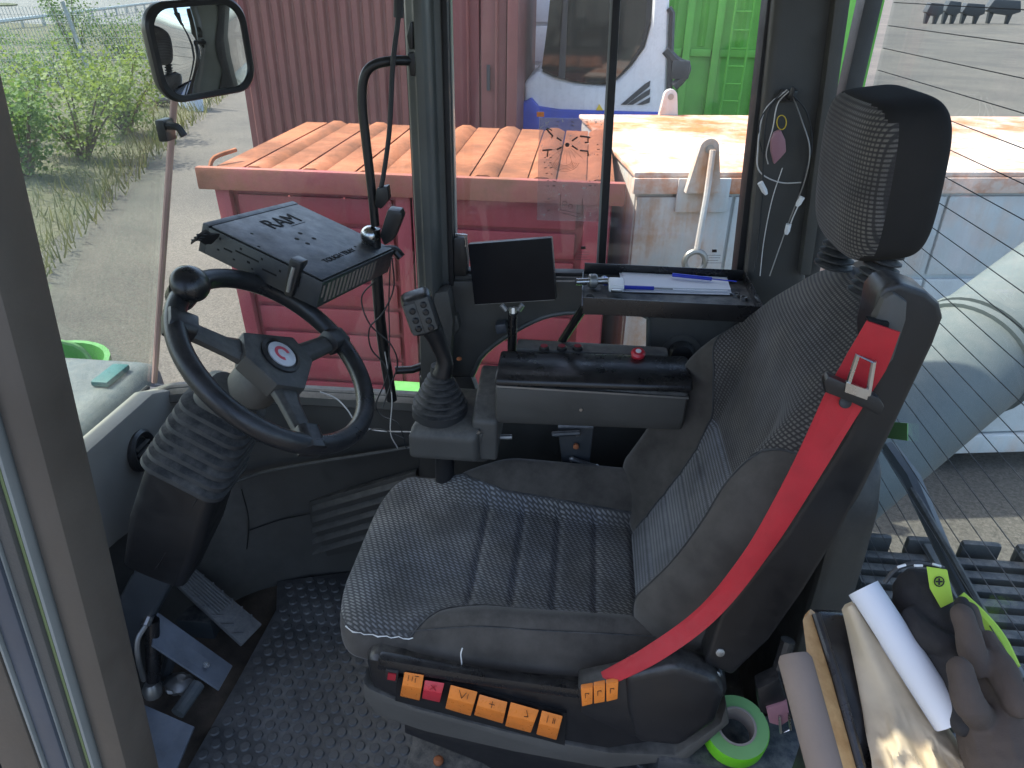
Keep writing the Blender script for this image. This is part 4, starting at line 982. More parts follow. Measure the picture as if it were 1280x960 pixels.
q = MB(); q.tube([P(190, 775, z=.26), P(192, 850, z=.11)], .0155, 16); q.build('cylinder', 'black_gloss', hy)
q = MB(); q.tube([P(182, 782, z=.27), P(189, 765, z=.285)], .010, 10); q.build('fitting', 'steel', hy)
q = MB(); q.tube(curve([P(182, 782, z=.27), P(172, 800, z=.25), P(173, 825, z=.2), P(180, 850, z=.12)], 5), .006, 8); q.build('hose', 'dull_steel', hy)
q = MB(); q.lathe([(.02, 0), (.022, .02), (.014, .035)], P(192, 868, z=.05), (0, .1, 1), 14); q.build('clevis', 'dull_steel', hy)
q = MB(); bmesh.ops.create_icosphere(q.bm, subdivisions=3, radius=.028); c_ = P(224, 855, z=.05)
for v in q.bm.verts: v.co = c_+V((v.co.x*1.3, v.co.y, v.co.z*.7))*random.uniform(.88, 1.1)
tag(q.build('crumpled_tissue', 'dull_steel', loc=c_), 'crumpled grey rag lying beside the steel pedal', 'rag')
# ================================================================ MIRROR, HANDLE, LAPTOP TRAY
mr = thing('interior_mirror', 'rounded black-framed mirror hanging at the upper left of the windscreen', 'mirror', P(254, -60, d=1.42))
mc_ = P(253, 62, d=1.40); mn = V((.86, -.50, -.03)).normalized(); mu = (V((0, 0, 1))-mn*mn.z).normalized(); mx_ = mu.cross(mn).normalized()
vr_ = (mc_-CAM).normalized(); mw = .088/(mx_-vr_*mx_.dot(vr_)).length; mh = .084; rl = rad(3); mx2 = mx_*math.cos(rl)+mu*math.sin(rl); mu2 = mu*math.cos(rl)-mx_*math.sin(rl)
q = MB(); secs = []
for k, z_ in ((.80, -.030), (.97, -.022), (1.03, -.006), (1.03, .004), (.99, .009), (.90, .008), (.885, .003)):
    secs.append([mc_+mx2*a+mu2*b_+mn*z_ for a, b_ in rrect(mw*k, mh*k, .044*k, 7)])
q.loft(secs); q.build('housing', 'black_plastic', mr)
q = MB(); rings = []
for k in (1, .75, .5, .25, .05): rings.append([mc_+mx2*a+mu2*b_+mn*(.0045+.006*(1-k*k)) for a, b_ in rrect(mw*.895*k, mh*.895*k, .042*k, 7)])
q.loft(rings); q.build('mirror_glass', 'mirror', mr, ang=3)
q = MB(); q.tube([mc_+mu2*mh*.9-mn*.012, mc_+mu2*(mh+.06)-mn*.02, V((mc_.x-.02, mc_.y+.02, 1.74))], .0075, 10); q.build('stem', 'black_plastic', mr)
hb = thing('grab_handle', 'black bent tube grab handle fixed to the window post', 'handle', (-.40, 1.46, 1.05))
hp = curve([P(514, 76, y=1.485), P(490, 76, y=1.46), P(466, 82, y=1.45), P(455, 98, y=1.45), P(453, 130, y=1.45), P(458, 180, y=1.45), P(465, 240, y=1.45), P(469, 282, y=1.45)], 6)
q = MB(); q.tube(hp, .0092, 12); q.build('tube', 'black_plastic', hb)
q = MB(); q.px([(508, 66), (520, 64), (522, 96), (512, 96)], .03, y=1.475); q.build('mount', 'black_plastic', hb, bevel=.005)
q = MB(); q.px([(512, 28), (508, 45), (511, 62), (516, 62), (516, 26)], .02, y=1.47); q.build('clip', 'black_plastic', hb, bevel=.004)
an = thing('antenna_cable', 'thick black cable dropping beside the window post to a connector', 'cable', P(497, 0, y=1.44))
q = MB(); q.tube(curve([P(503, -110, y=1.43), P(499, 0, y=1.43), P(497, 30, y=1.43), P(491, 80, y=1.43), P(487, 160, y=1.43), P(480, 215, y=1.43), P(476, 236, y=1.43)], 5), .0048, 8); q.build('cable', 'rubber', an)
q = MB(); q.tube([P(499, -20, y=1.43), P(498, 22, y=1.43)], .009, 10); q.build('sleeve', 'rubber', an)
q = MB(); q.px([(470, 236), (484, 233), (486, 250), (476, 262), (468, 258)], .025, y=1.42); q.build('connector', 'black_plastic', an, bevel=.004)
# laptop tray on a ball-mount pole
lt = thing('laptop_tray', 'black metal laptop tray with cut-out lettering above the steering wheel', 'tray', (-.44, 1.36, .60))
TL, TF, TR_, TN = V((-.688, 1.244, 1.108)), V((-.633, 1.517, 1.078)), V((-.411, 1.464, 1.003)), V((-.466, 1.191, 1.034))
ex_, ey_ = (TN-TL).normalized(), (TF-TL).normalized(); nz = ex_.cross(ey_).normalized(); ey_ = nz.cross(ex_); LX, LY = .256, .295
def T(a, b_, h_=0): return TL+ex_*a+ey_*b_+nz*h_
Rm = Matrix((ex_, ey_, nz)).transposed()
q = MB(); q.box((0.016, .004, -.003), (LX-.004, LY-.004, 0), Rm, TL); top = q.build('tray_top', 'tray_black', lt, bevel=.001)
q = MB(); q.box((0, 0, -.056), (.0135, LY, 0), Rm, TL); q.box((.0135, .0, -.056), (LX, .004, -.0035), Rm, TL); q.box((.0135, LY-.004, -.056), (LX, LY, -.0035), Rm, TL); q.box((LX-.004, .004, -.056), (LX, LY-.004, -.0035), Rm, TL); q.box((.0135, .004, -.056), (LX-.004, LY-.004, -.053), Rm, TL)
sh = q.build('tray_body', 'tray_black', lt, bevel=.0008)
def mark(a, b_, w_, d_, m='hole', h_=.0004, par=top, name='slot'):
    q = MB(); q.box((a-w_/2, b_-d_/2, .0), (a+w_/2, b_+d_/2, h_), Rm, TL); return q.build(name, m, par)
def dot(a, b_, r_, par=top): q = MB(); q.lathe([(r_, 0), (r_, .0004)], T(a, b_), nz, 14); return q.build('hole', 'hole', par)
q = MB(); q.box((.0136, .004, -.002), (.0158, LY-.004, -.0002), Rm, TL); q.build('fold_groove', 'hole', top)
dot(.125, .118, .0048); dot(.112, .150, .0048); dot(.148, .120, .0048); dot(.140, .156, .0048); dot(.205, .21, .003); dot(.07, .05, .003); dot(.112, .012, .003)
def side(b0, z0, w_, h_): # marks on the near-left long side (b = 0 plane)
    q = MB(); q.box((b0-w_/2, -.0006, z0-h_/2), (b0+w_/2, 0, z0+h_/2), Rm, TL); q.build('slot', 'hole', sh)
for b0, z0, w_, h_ in ((.04, -.014, .004, .004), (.06, -.028, .018, .003), (.10, -.022, .05, .003), (.105, -.032, .006, .004), (.15, -.032, .03, .003), (.13, -.014, .004, .004), (.085, -.014, .004, .004), (.075, -.04, .004, .003), (.115, -.041, .004, .003), (.17, -.02, .004, .004), (.21, -.022, .006, .022), (.04, -.036, .004, .003)): side(b0, z0, w_, h_)
for k in range(13): # bright slit windows on the end that faces the seat
    q = MB(); q.box((LX, .022+k*.0155, -.049), (LX+.0007,   .030+k*.0155, -.010), Rm, TL); q.build('vent_slit', 'suede', sh)
q = MB(); q.box((LX, .006, -.036), (LX+.0007, .012, -.012), Rm, TL); q.build('vent_slit', 'suede', sh)
text('RAM', .052, .0003, 'lettering', 'hole', top, frame(T(.055, .160, .0006), ey_*.35+ex_*-.0, ex_*-1) if False else frame(T(.060, .165, .0006), ey_, -ex_))
text('TOUGH TRAY', .0185, .0003, 'lettering', 'hole', top, frame(T(.212, .135, .0006), ey_, -ex_))
mark(.082, .19, .0012, .05)
def clampb(o, d1, d2, nm='clamp'):
    q = MB(); secs = []
    w_ = d2.normalized()*.012
    pts = [o, o+d1*.35, o+d1*.7+nz*.01, o+d1]; 
    q2 = [[p-w_-nz*.004, p+w_-nz*.004, p+w_+nz*.004, p-w_+nz*.004] for p in pts]; q.loft(q2)
    c = q.build(nm, 'black_plastic', lt, bevel=.002)
    for s_ in (-.7, 0, .7): q = MB(); q.tube([o+d1*.2+w_*s_+nz*.005, o+d1+w_*s_+nz*.005], .002, 6); q.build('grip_ridge', 'rubber', c)
clampb(T(.035, -.004, -.015), -ey_*.035-ex_*.020-nz*.005, ex_*.6+nz)
q = MB(); q.loft([[T(.200+a, -.010, z_), T(.200+a, .004 if z_ < 0 else .016, z_), T(.200-a, .004 if z_ < 0 else .016, z_), T(.200-a, -.010, z_)] for a, z_ in ((.008, -.055), (.010, -.03), (.011, -.004), (.012, .012), (.010, .018))]); c2 = q.build('clamp', 'black_plastic', lt, bevel=.003)
q = MB(); q.tube([T(.200, -.011, -.045), T(.200, -.012, -.02), T(.200, -.010, .004)], .004, 8); q.build('clamp_bolt', 'dull_steel', c2)
q = MB(); q.tube(curve([T(.235, LY-.02, -.01), T(.25, LY+.012, -.008), T(.27, LY+.016, -.018)], 4), [.010]*9, 10); q.build('clamp', 'black_plastic', lt)
pole_b = P(488, 500, y=1.47); bl = P(463, 294, y=1.45)
q = MB(); q.tube([P(468, 286, y=1.45), P(470, 330, y=1.45), P(475, 400, y=1.46), P(481, 446, y=1.47), P(490, 500, y=1.47)], .0125, 14); q.build('pole', 'black_plastic', lt)
q = MB(); bmesh.ops.create_uvsphere(q.bm, u_segments=20, v_segments=14, radius=.021); bmesh.ops.translate(q.bm, verts=q.bm.verts, vec=bl); q.build('ball_joint', 'steel', lt)
q = MB(); q.px([(474, 295), (484, 262), (500, 264), (503, 272), (492, 300), (480, 308)], .035, y=1.425); q.build('socket_arm', 'black_plastic', lt, bevel=.006)
q = MB(); q.tube([bl, T(.20, .25, -.05)], .011, 10); q.build('bracket', 'black_plastic', lt)
q = MB(); q.tube([P(494, 463, y=1.47), P(515, 462, y=1.48), P(545, 452, y=1.50)], .0095, 12); q.build('support_rod', 'black_plastic', lt)
CB = [([(470, 350), (452, 372), (462, 405), (488, 430), (497, 455), (488, 482), (478, 510)], .0018, 'rubber', 'loop of thin black cable hanging left of the laptop tray pole'),
      ([(490, 322), (492, 360), (478, 392), (462, 410), (464, 436), (482, 458), (490, 490)], .0018, 'rubber', 'thin black cable crossing behind the pole down to the dash'),
      ([(488, 325), (486, 380), (487, 430), (484, 470), (470, 505), (478, 520), (498, 530), (508, 560)], .0016, 'rubber', 'black cable running straight down the pole to the floor'),
      ([(481, 440), (486, 470), (490, 500), (488, 540), (497, 560)], .0014, 'cable_white', 'pale thin cable hanging below the laptop tray pole'),
      ([(400, 490), (420, 498), (434, 512), (446, 528), (470, 538), (520, 540)], .0016, 'cable_white', 'pale grey wire lying over the dash rim behind the wheel'),
      ([(380, 552), (430, 549), (470, 536), (505, 548)], .0014, 'rubber', 'thin black wire lying low along the dash behind the wheel')]
for pts, r_, m, lab in CB:
    q = MB(); q.tube(curve([P(a, c, y=1.44+.012*math.sin(i*1.7)) for i, (a, c) in enumerate(pts)], 6), r_, 6); tag(q.build('cable', m, loc=P(*pts[-1], y=1.44)), lab, 'cable', 'cables by the post')

# ================================================================ RIGHT CONSOLE: joystick, armrest
js = thing('joystick_console', 'grey control box with black joystick left of the armrest', 'joystick', (-.25, 1.32, .55))
q = MB(); q.prism([(-.335, 1.255, .61), (-.335, 1.255, .665), (-.325, 1.27, .683), (-.30, 1.40, .70), (-.30, 1.43, .69), (-.30, 1.43, .61), (-.31, 1.30, .58)], (.145, 0, 0)); q.build('housing', 'panel', js, bevel=.014, seg=4)
q = MB(); q.prism([(-.20, 1.275, .60), (-.20, 1.275, .70), (-.20, 1.33, .725), (-.20, 1.44, .75), (-.20, 1.44, .62)], (.055, 0, 0)); q.build('side_housing', 'panel', js, bevel=.010, seg=3)
q = MB(); q.px([(516, 545), (560, 558), (606, 540), (600, 560), (575, 572), (530, 562)], .12, y=1.27); q.build('lower_housing', 'panel', js, bevel=.01)
jb = P(550, 508, y=1.325); jax = V((.03, .0, 1)).normalized()
prof = [(.060, -.018), (.060, .0)]
for k in range(6):
    r_ = .058-.0062*k; z_ = .004+.0125*k; prof += [(r_-.007, z_), (r_+.001, z_+.004), (r_, z_+.009), (r_-.007, z_+.0115)]
prof += [(.020, .086), (.019, .10)]
q = MB(); q.lathe(prof, jb, jax, 36); q.build('boot', 'rubber', js)
gp = [P(553, 468, y=1.315), P(556, 452, y=1.315), P(550, 434, y=1.313), P(542, 415, y=1.31), P(532, 398, y=1.305)]
q = MB(); q.tube(curve(gp, 5), [.021, .0205, .0195, .0185, .018, .017, .0165, .016, .016, .0165, .017, .0175, .018, .019, .020, .021, .022, .023, .024, .024, .024], 14); q.build('stick', 'black_plastic', js)
gc0 = P(526, 390, y=1.30); ga = (P(521, 366, y=1.30)-P(536, 410, y=1.30)).normalized(); gb_ = V((.25, -.95, .2)); gb_ = (gb_-ga*gb_.dot(ga)).normalized(); gc_ = ga.cross(gb_)
Rg = Matrix((gc_, ga, gb_)).transposed()
q = MB(); q.loft([[gc0+gc_*a*k+ga*b_*k2+gb_*z_ for a, b_ in rrect(.031, .042, .014, 4)] for k, k2, z_ in ((.75, .8, -.03), (1, 1, -.018), (1, 1, .012), (.9, .94, .022), (.7, .85, .026))]); gh = q.build('grip_head', 'black_plastic', js)
q = MB(); q.box((-.004, -.034, .0245), (.022, .034, .0275), Rg, gc0); q.box((-.028, -.034, .0245), (-.005, .03, .027), Rg, gc0); q.build('button_plate', 'panel', gh, bevel=.001)
for a_, b_ in ((.010, .022), (.010, .006), (.010, -.012), (.010, -.027), (-.014, .016), (-.014, -.004), (-.014, -.022)):
    q = MB(); q.lathe([(.0062, 0), (.0062, .003), (.004, .0045)], gc0+gc_*a_+ga*b_+gb_*.0275, gb_, 14); q.build('button', 'black_gloss', gh)
q = MB(); q.lathe([(.006, 0), (.006, .002), (.003, .003)], P(574, 449, z=.77), (0, -.2, 1), 12); q.build('screw', 'roof_rust', js)
for px, py in ((598, 540),): q = MB(); q.lathe([(.004, 0), (.004, .003)], P(px, py, y=1.268), (0, -1, 0), 10); q.build('screw', 'steel', js)
q = MB(); q.tube([P(556, 560, y=1.33), P(556, 640, y=1.33)], .022, 12); q.build('stalk', 'black_plastic', js)
ar = thing('armrest_box', 'long grey armrest box with glossy black padded lid', 'armrest', (.03, 1.34, .55))
A0, A1 = -.150, .235
q = MB(); q.loft([[(A0, y_, z_) if e == 0 else (A1, y_, z_+.012) for y_, z_ in ((1.285, .690), (1.268, .725), (1.268, .788), (1.386, .790), (1.386, .690))] for e in (0, 1)]); q.build('box', 'panel', ar, bevel=.010, seg=3)
q = MB(); q.loft([[(A0, y_, z_) if e == 0 else (A1+.005, y_, z_+.012) for y_, z_ in ((1.262, .794), (1.264, .806), (1.278, .814), (1.37, .817), (1.386, .812), (1.386, .795))] for e in (0, 1)]); q.build('lid', 'black_gloss', ar, bevel=.006, seg=3)
q = MB(); q.box((A0+.004, 1.264, .7895), (A1, 1.272, .7935)); q.build('lid_edge', 'dull_steel', ar)
q = MB(); q.box((A0+.03, 1.389, .74), (A1-.03, 1.437, .820)); kp_ = q.build('knob_panel', 'panel', ar, bevel=.008)
for px in (680, 702, 722): q = MB(); q.lathe([(.011, 0), (.011, .006), (.008, .009)], P(px, 437, z=.8205), (0, 0, 1), 18); k_ = q.build('dial', 'black_plastic', kp_); q = MB(); q.lathe([(.008, .0092), (.008, .010)], P(px, 437, z=.8205), (0, 0, 1), 14); q.build('dial_mark', 'icon_red', kp_)
rb = P(797, 446, z=.824); q = MB(); q.lathe([(.006, -.03), (.006, .002), (.014, .003), (.015, .012), (.011, .017)], rb, (0, -.35, 1), 22); q.build('stop_button', 'red_plastic', kp_)
q = MB(); q.lathe([(.006, .0168), (.006, .0178)], rb, (0, -.35, 1), 16); q.build('button_mark', 'white', kp_)
q = MB(); q.lathe([(.0035, 0), (.0035, .002)], P(726, 512, y=1.268), (0, -1, 0), 10); q.build('screw', 'steel', ar)
br = thing('armrest_bracket', 'dark steel lever bracket below the armrest with rods and cable links', 'bracket', (.03, 1.36, .35))
q = MB(); q.px([(697, 535), (742, 535), (737, 578), (728, 612), (704, 612), (702, 575)], .02, y=1.36); q.build('plate', 'hood_black', br, bevel=.003)
q = MB(); q.tube([P(612, 547, y=1.33), P(640, 546, y=1.33)], .006, 8); q.build('lever', 'dull_steel', br)
q = MB(); q.tube([P(690, 543, y=1.34), P(725, 541, y=1.34)], .006, 8); q.build('lever', 'hood_black', br)
q = MB(); q.tube([P(712, 573, y=1.35), P(748, 585, y=1.34)], .006, 8); q.build('link_rod', 'hood_black', br)
q = MB(); q.tube([P(746, 584, y=1.34), P(736, 618, y=1.34)], .004, 8); q.build('link_rod', 'dull_steel', br)
for px, py in ((720, 557), (715, 573), (746, 583), (722, 541)): q = MB(); q.lathe([(.0065, 0), (.0065, .006), (.004, .008)], P(px, py, y=1.352), (0, -1, 0), 12); q.build('bolt', 'roof_rust' if py == 557 else 'dull_steel', br)
q = MB(); q.tube([P(708, 596, y=1.37), P(712, 660, y=1.37)], .018, 12); q.build('cylinder', 'hood_black', br)
# ================================================================ MONITOR
mo = thing('display_monitor', 'black flat display on a ball-mount arm behind the joystick', 'monitor', (-.13, 1.46, .80))
mL, mT_, mTR, mBR = P(592, 383, y=1.435), P(585, 303, y=1.455), P(688, 299, y=1.455), P(697, 373, y=1.430)
mxx = ((mTR-mT_)+(mBR-mL)).normalized(); myy = ((mT_-mL)+(mTR-mBR)).normalized(); mzz = mxx.cross(myy).normalized(); myy = mzz.cross(mxx)
mcc = (mL+mT_+mTR+mBR)/4; hwm = ((mTR-mT_).length+(mBR-mL).length)/4; hhm = ((mT_-mL).length+(mTR-mBR).length)/4
RM = Matrix((mxx, myy, mzz)).transposed()
q = MB(); q.box((-hwm, -hhm, -.03), (hwm, hhm, -.001), RM, mcc); cs = q.build('casing', 'black_plastic', mo, bevel=.004)
q = MB(); q.box((-hwm*.985, -hhm*.98, -.0005), (hwm*.985, hhm*.98, .0012), RM, mcc); q.build('screen', 'screen', mo)
q = MB(); q.box((-hwm*.99, -hhm*1.01, -.03), (hwm*.95, -hhm*1.002, -.004), RM, mcc); q.build('edge_strip', 'dull_steel', cs)
q = MB(); q.tube([P(641, 384, y=1.46), P(641, 398, y=1.455)], .010, 10); q.build('ball_mount', 'steel', mo)
q = MB(); q.tube([P(641, 392, y=1.45), P(640, 445, y=1.45)], .0105, 12); q.build('arm', 'black_gloss', mo)
for dx in (-14, 12): q = MB(); q.tube([P(641+dx, 381, y=1.46), P(641+dx*.6, 388, y=1.46)], .006, 8); q.build('clamp_screw', 'dull_steel', mo)
# ================================================================ SIDE TRAY with paper and pens
tr = thing('document_tray', 'black metal tray with raised edges below the right window', 'tray', (.18, 1.4, .95))
T0, T1, Y0_, Y1_, TZ = .016, .352, 1.305, 1.495, .955
q = MB(); q.box((T0, Y0_, TZ-.003), (T1, Y1_, TZ)); q.build('base', 'rubber', tr)
for nm, lo, hi in (('front_edge', (T0, Y0_-.003, TZ-.012), (T1, Y0_, TZ+.022)), ('back_edge', (T0, Y1_, TZ-.003), (T1, Y1_+.003, TZ+.024)), ('end_edge', (T1, Y0_, TZ-.003), (T1+.003, Y1_, TZ+.022)), ('end_edge', (T0-.003, Y0_, TZ-.003), (T0, Y1_, TZ+.004))):
    q = MB(); q.box(lo, hi); q.build(nm, 'black_gloss', tr, bevel=.001)
q = MB(); q.tube([P(738, 372, y=1.34), P(696, 436, y=1.46)], .009, 10); q.build('strut', 'black_plastic', tr)
for k in range(4): 
    z0 = TZ+.002+.0018*k; o_ = .004*math.sin(k*2.2)
    pts = [P(778+k, 366-k, z=TZ), P(776, 344, z=TZ), P(905, 347, z=TZ), P(912, 370-k, z=TZ)]
    q = MB(); q.prism([V((p.x+o_, min(Y1_-.004, max(Y0_+.003, p.y+o_*.5)), z0)) for p in pts], (0, 0, .0014))
    tag(q.build('paper_sheet', 'paper', loc=(.2, 1.4, z0)), ('top' if k == 3 else 'bottom' if k == 0 else 'second lowest' if k == 1 else 'second highest')+' white sheet of the paper stack in the side tray', 'paper', 'papers in the side tray')
def pen(name, a, c, r_, m, lab, tip='steel'):
    t = thing(name, lab, 'pen', a); d = c-a
    q = MB(); q.tube([a, a+d*.62], r_, 10); q.build('barrel', m, t)
    q = MB(); q.tube([a+d*.62, c], r_*.35, 8); q.build('refill', tip, t); return t
zz_ = TZ+.0125
pen('ballpoint_pen', V((.095, 1.392, zz_)), V((.195, 1.396, zz_)), .0042, 'pen_blue', 'open blue pen lying on the white papers in the side tray', 'dull_steel')
pen('ballpoint_pen', V((.200, 1.468, zz_+.004)), V((.330, 1.452, zz_+.002)), .0040, 'pen_blue', 'dark blue pen along the back edge of the side tray', 'pen_blue')
q = MB(); q.box((.066, 1.365, zz_-.002), (.096, 1.412, zz_+.014)); lg = thing('lighter', 'small white plastic block with steel end on the papers beside the blue pen', 'lighter', (.08, 1.385, zz_)); q.build('block', 'white', lg, bevel=.004)
q = MB(); q.box((.070, 1.357, zz_+.0), (.092, 1.3645, zz_+.008)); q.build('steel_end', 'steel', lg, bevel=.002)
hc = thing('hose_clamp', 'steel pipe fitting with round clamp lying at the left end of the side tray', 'fitting', (.03, 1.42, TZ))
q = MB(); q.tube([V((.000, 1.40, TZ+.016)), V((.065, 1.415, TZ+.016))], .007, 14); q.build('pipe', 'steel', hc)
q = MB(); q.lathe([(.013, -.008), (.0145, -.006), (.0145, .006), (.013, .008)], V((.034, 1.408, TZ+.0165)), (1, .2, 0), 20); q.build('clamp', 'dull_steel', hc)
gl_ = thing('glass_vial', 'small clear vial with blue band beside the papers', 'vial', (.062, 1.42, TZ))
q = MB(); q.lathe([(.008, 0), (.008, .022), (.004, .026)], V((.058, 1.44, TZ+.010)), (.2, -1, .05), 16); q.build('vial', 'glass', gl_)
q = MB(); q.lathe([(.0085, .008), (.0085, .016)], V((.058, 1.44, TZ+.010)), (.2, -1, .05), 16); q.build('band', 'pen_blue', gl_)
for x_, y_, lab in ((.322, 1.405, 'left one of two small steel nuts at the right end of the side tray'), (.335, 1.39, 'right one of two small steel nuts at the right end of the side tray')):
    q = MB(); q.lathe([(.008, 0), (.008, .006), (.004, .006), (.004, 0)], (x_, y_, TZ), (0, 0, 1), 6, cap=False); tag(q.build('steel_nut', 'steel', loc=(x_, y_, TZ)), lab, 'nut', 'nuts in the tray')
# load chart on the window, and the makers' stamps of the panes
ch = thing('load_chart', 'transparent load chart sheet with black diagrams stuck on the right window', 'chart', P(715, 276, y=1.60))
q = MB(); q.px([(674, 147), (758, 149), (754, 277), (671, 275)], .0012, y=1.6035); q.build('sheet', 'clear_film', ch)
cy_ = 1.6025
def ink(pts, r_=.0008): q = MB(); q.tube([P(a, c, y=cy_) for a, c in pts], r_, 4); return q
L_ = [([(684, 160), (690, 163)], .0014), ([(683, 161), (691, 170), (689, 172)], .002), ([(696, 172), (702, 176)], .002), ([(715, 176), (722, 171)], .002), ([(725, 170), (738, 172)], .0022), ([(735, 172), (735, 178), (731, 178)], .002), ([(715, 182), (722, 187)], .002), ([(725, 188), (735, 189), (735, 195)], .0022), ([(696, 187), (702, 184)], .002), ([(678, 188), (690, 187)], .0022), ([(685, 188), (684, 196)], .002)]
for pts, r_ in L_: ink(pts, r_).build('diagram_bar', 'icon', ch)
for k in range(9):
    a = rad(200+k*17); ink([(709+4*math.cos(a), 181-4*math.sin(a)), (709+(20+k % 3*6)*math.cos(a), 181-(20+k % 3*6)*math.sin(a))], .00025).build('diagram_line', 'icon', ch)
q = MB(); q.lathe([(.0045, 0), (.0045, .0006)], P(709, 181, y=cy_), (0, -1, 0), 16); q.build('diagram_hub', 'icon', ch)
for k in range(5): ink([(706+18*(.5+k*.13)*math.cos(rad(t)), 200-0+14*(.5+k*.13)*-math.sin(rad(t))) for t in range(200, 345, 18)], .0004).build('diagram_arc', 'icon', ch)
rr_ = random.Random(5)
for r0, n_c, x0 in ((152, 3, 696), (157, 3, 696), (197, 2, 680), (203, 2, 680), (210, 2, 680), (217, 2, 682), (226, 2, 684), (232, 2, 684), (180, 2, 746), (187, 2, 746), (194, 2, 746), (226, 2, 736), (232, 2, 736), (249, 1, 684), (263, 1, 684)):
    for k in range(n_c):
        xx = x0+k*(18 if n_c == 3 else 7); ink([(xx, r0), (xx+rr_.uniform(1.5, 4), r0+rr_.uniform(-1, 1))], .0009).build('chart_mark', 'icon', ch)
for pts in ([(701, 243), (700, 262), (728, 268), (728, 248)], [(703, 266), (726, 272)]): ink(pts, .0006).build('diagram_line', 'icon', ch)
for cx, cyy in ((706, 254), (713, 258)): q = MB(); q.tube([P(cx+2.6*math.cos(t), cyy+2.6*math.sin(t), y=cy_) for t in [k*.628 for k in range(10)]], .0005, 4, closed=True); q.build('diagram_circle', 'icon', ch)
q = MB(); q.px([(671, 140), (680, 140), (680, 146), (671, 146)], .002, y=1.6035); q.build('tab', 'orange', ch)
def stamp(px, py, lab):
    t = thing('glass_stamp', lab, 'stamp', P(px, py, y=1.603))
    q = MB(); q.px([(px-3, py-2), (px+3, py-2), (px+3, py+1.5), (px-3, py+1.5)], .0008, y=1.6045); q.build('logo', 'icon', t)
    for k, (a, c) in enumerate(((-9, 8), (-7, 7), (-9, 5), (-10, 9))):
        q = MB(); q.tube([P(px+a, py+5+k*3.2, y=1.6045), P(px+c, py+5+k*3.2, y=1.6045)], .0005, 4); q.build('print_line', 'icon', t)
stamp(729, 310, 'small dark maker stamp on the sliding pane near the red skip'); stamp(893, 314, 'small dark maker stamp on the rear pane before the white container')
# ================================================================ CABLES ON THE REAR PILLAR
HK = P(985, 118, y=1.485)
hk = thing('cable_hook', 'black hook on the rear pillar holding a bundle of cables', 'hook', HK)
q = MB(); q.box(HK+V((-.012, -.006, -.012)), HK+V((.016, .014, .008))); q.build('hook_plate', 'black_plastic', hk, bevel=.003)
q = MB(); q.tube(curve([HK+V((0, -.006, -.004)), HK+V((0, -.02, -.002)), HK+V((.002, -.022, .014))], 4), .004, 8); q.build('hook', 'black_plastic', hk)
PC = [([(984, 112), (955, 140), (947, 190), (950, 215), (975, 228), (1005, 228)], 'cable_white', .0014, 'white cable looping widest on the rear pillar'),
      ([(985, 114), (962, 135), (955, 180), (953, 240), (948, 300), (943, 340)], 'rubber', .0018, 'black cable hanging straight down the rear pillar by the window'),
      ([(988, 116), (1008, 140), (1015, 180), (1006, 215), (1000, 240)], 'rubber', .0017, 'black cable loop on the headrest side of the pillar'),
      ([(986, 114), (972, 130), (966, 160), (958, 190), (960, 205)], 'cable_white', .0011, 'thin pale cable behind the pink key fob'),
      ([(990, 118), (1002, 150), (1012, 185), (1006, 225), (985, 280), (962, 345)], 'dull_steel', .0013, 'grey cable running from the hook to the tray corner'),
      ([(980, 112), (950, 150), (952, 188), (958, 192)], 'rubber', .0014, 'short black cable loop left of the hook'),
      ([(978, 210), (965, 250), (955, 300), (950, 345)], 'cable_white', .0009, 'faint pale wire down the middle of the rear pillar'),
      ([(1001, 250), (990, 275), (985, 292)], 'cable_white', .0012, 'short white cable between two plugs on the rear pillar')]
for pts, m, r_, lab in PC:
    q = MB(); q.tube(curve([P(a, c, y=1.476+.006*math.sin(i*2+len(pts))) for i, (a, c) in enumerate(pts)], 6), r_, 6); tag(q.build('cable', m, loc=P(*pts[0], y=1.48)), lab, 'cable', 'cables on the rear pillar')
kf = thing('key_fob', 'pinkish key fob on a ring hanging from the cable hook', 'key fob', P(975, 150, y=1.465))
q = MB(); q.px([(968, 166), (976, 162), (982, 175), (983, 190), (976, 198), (968, 206), (964, 190), (964, 176)], .012, y=1.455); q.build('fob', 'pink', kf, bevel=.003)
q = MB(); q.tube([P(977+6*math.cos(t), 153+9*math.sin(t), y=1.462) for t in [k*.449 for k in range(14)]], .0009, 6, closed=True); q.build('ring', 'yellow', kf)
for a, c, lab in (((950, 228), (958, 243), 'white cable plug at the left edge of the rear pillar'), ((1003, 246), (996, 258), 'upper white plug low on the rear pillar near the seat'), ((986, 280), (983, 293), 'lower white plug near the top of the seat back')):
    q = MB(); p0, p1 = P(*a, y=1.47), P(*c, y=1.47); q.tube([p0, p0.lerp(p1, .7), p1], [.0055, .0055, .003], 8); tag(q.build('cable_plug', 'white', loc=p0), lab, 'plug', 'plugs on the rear pillar')
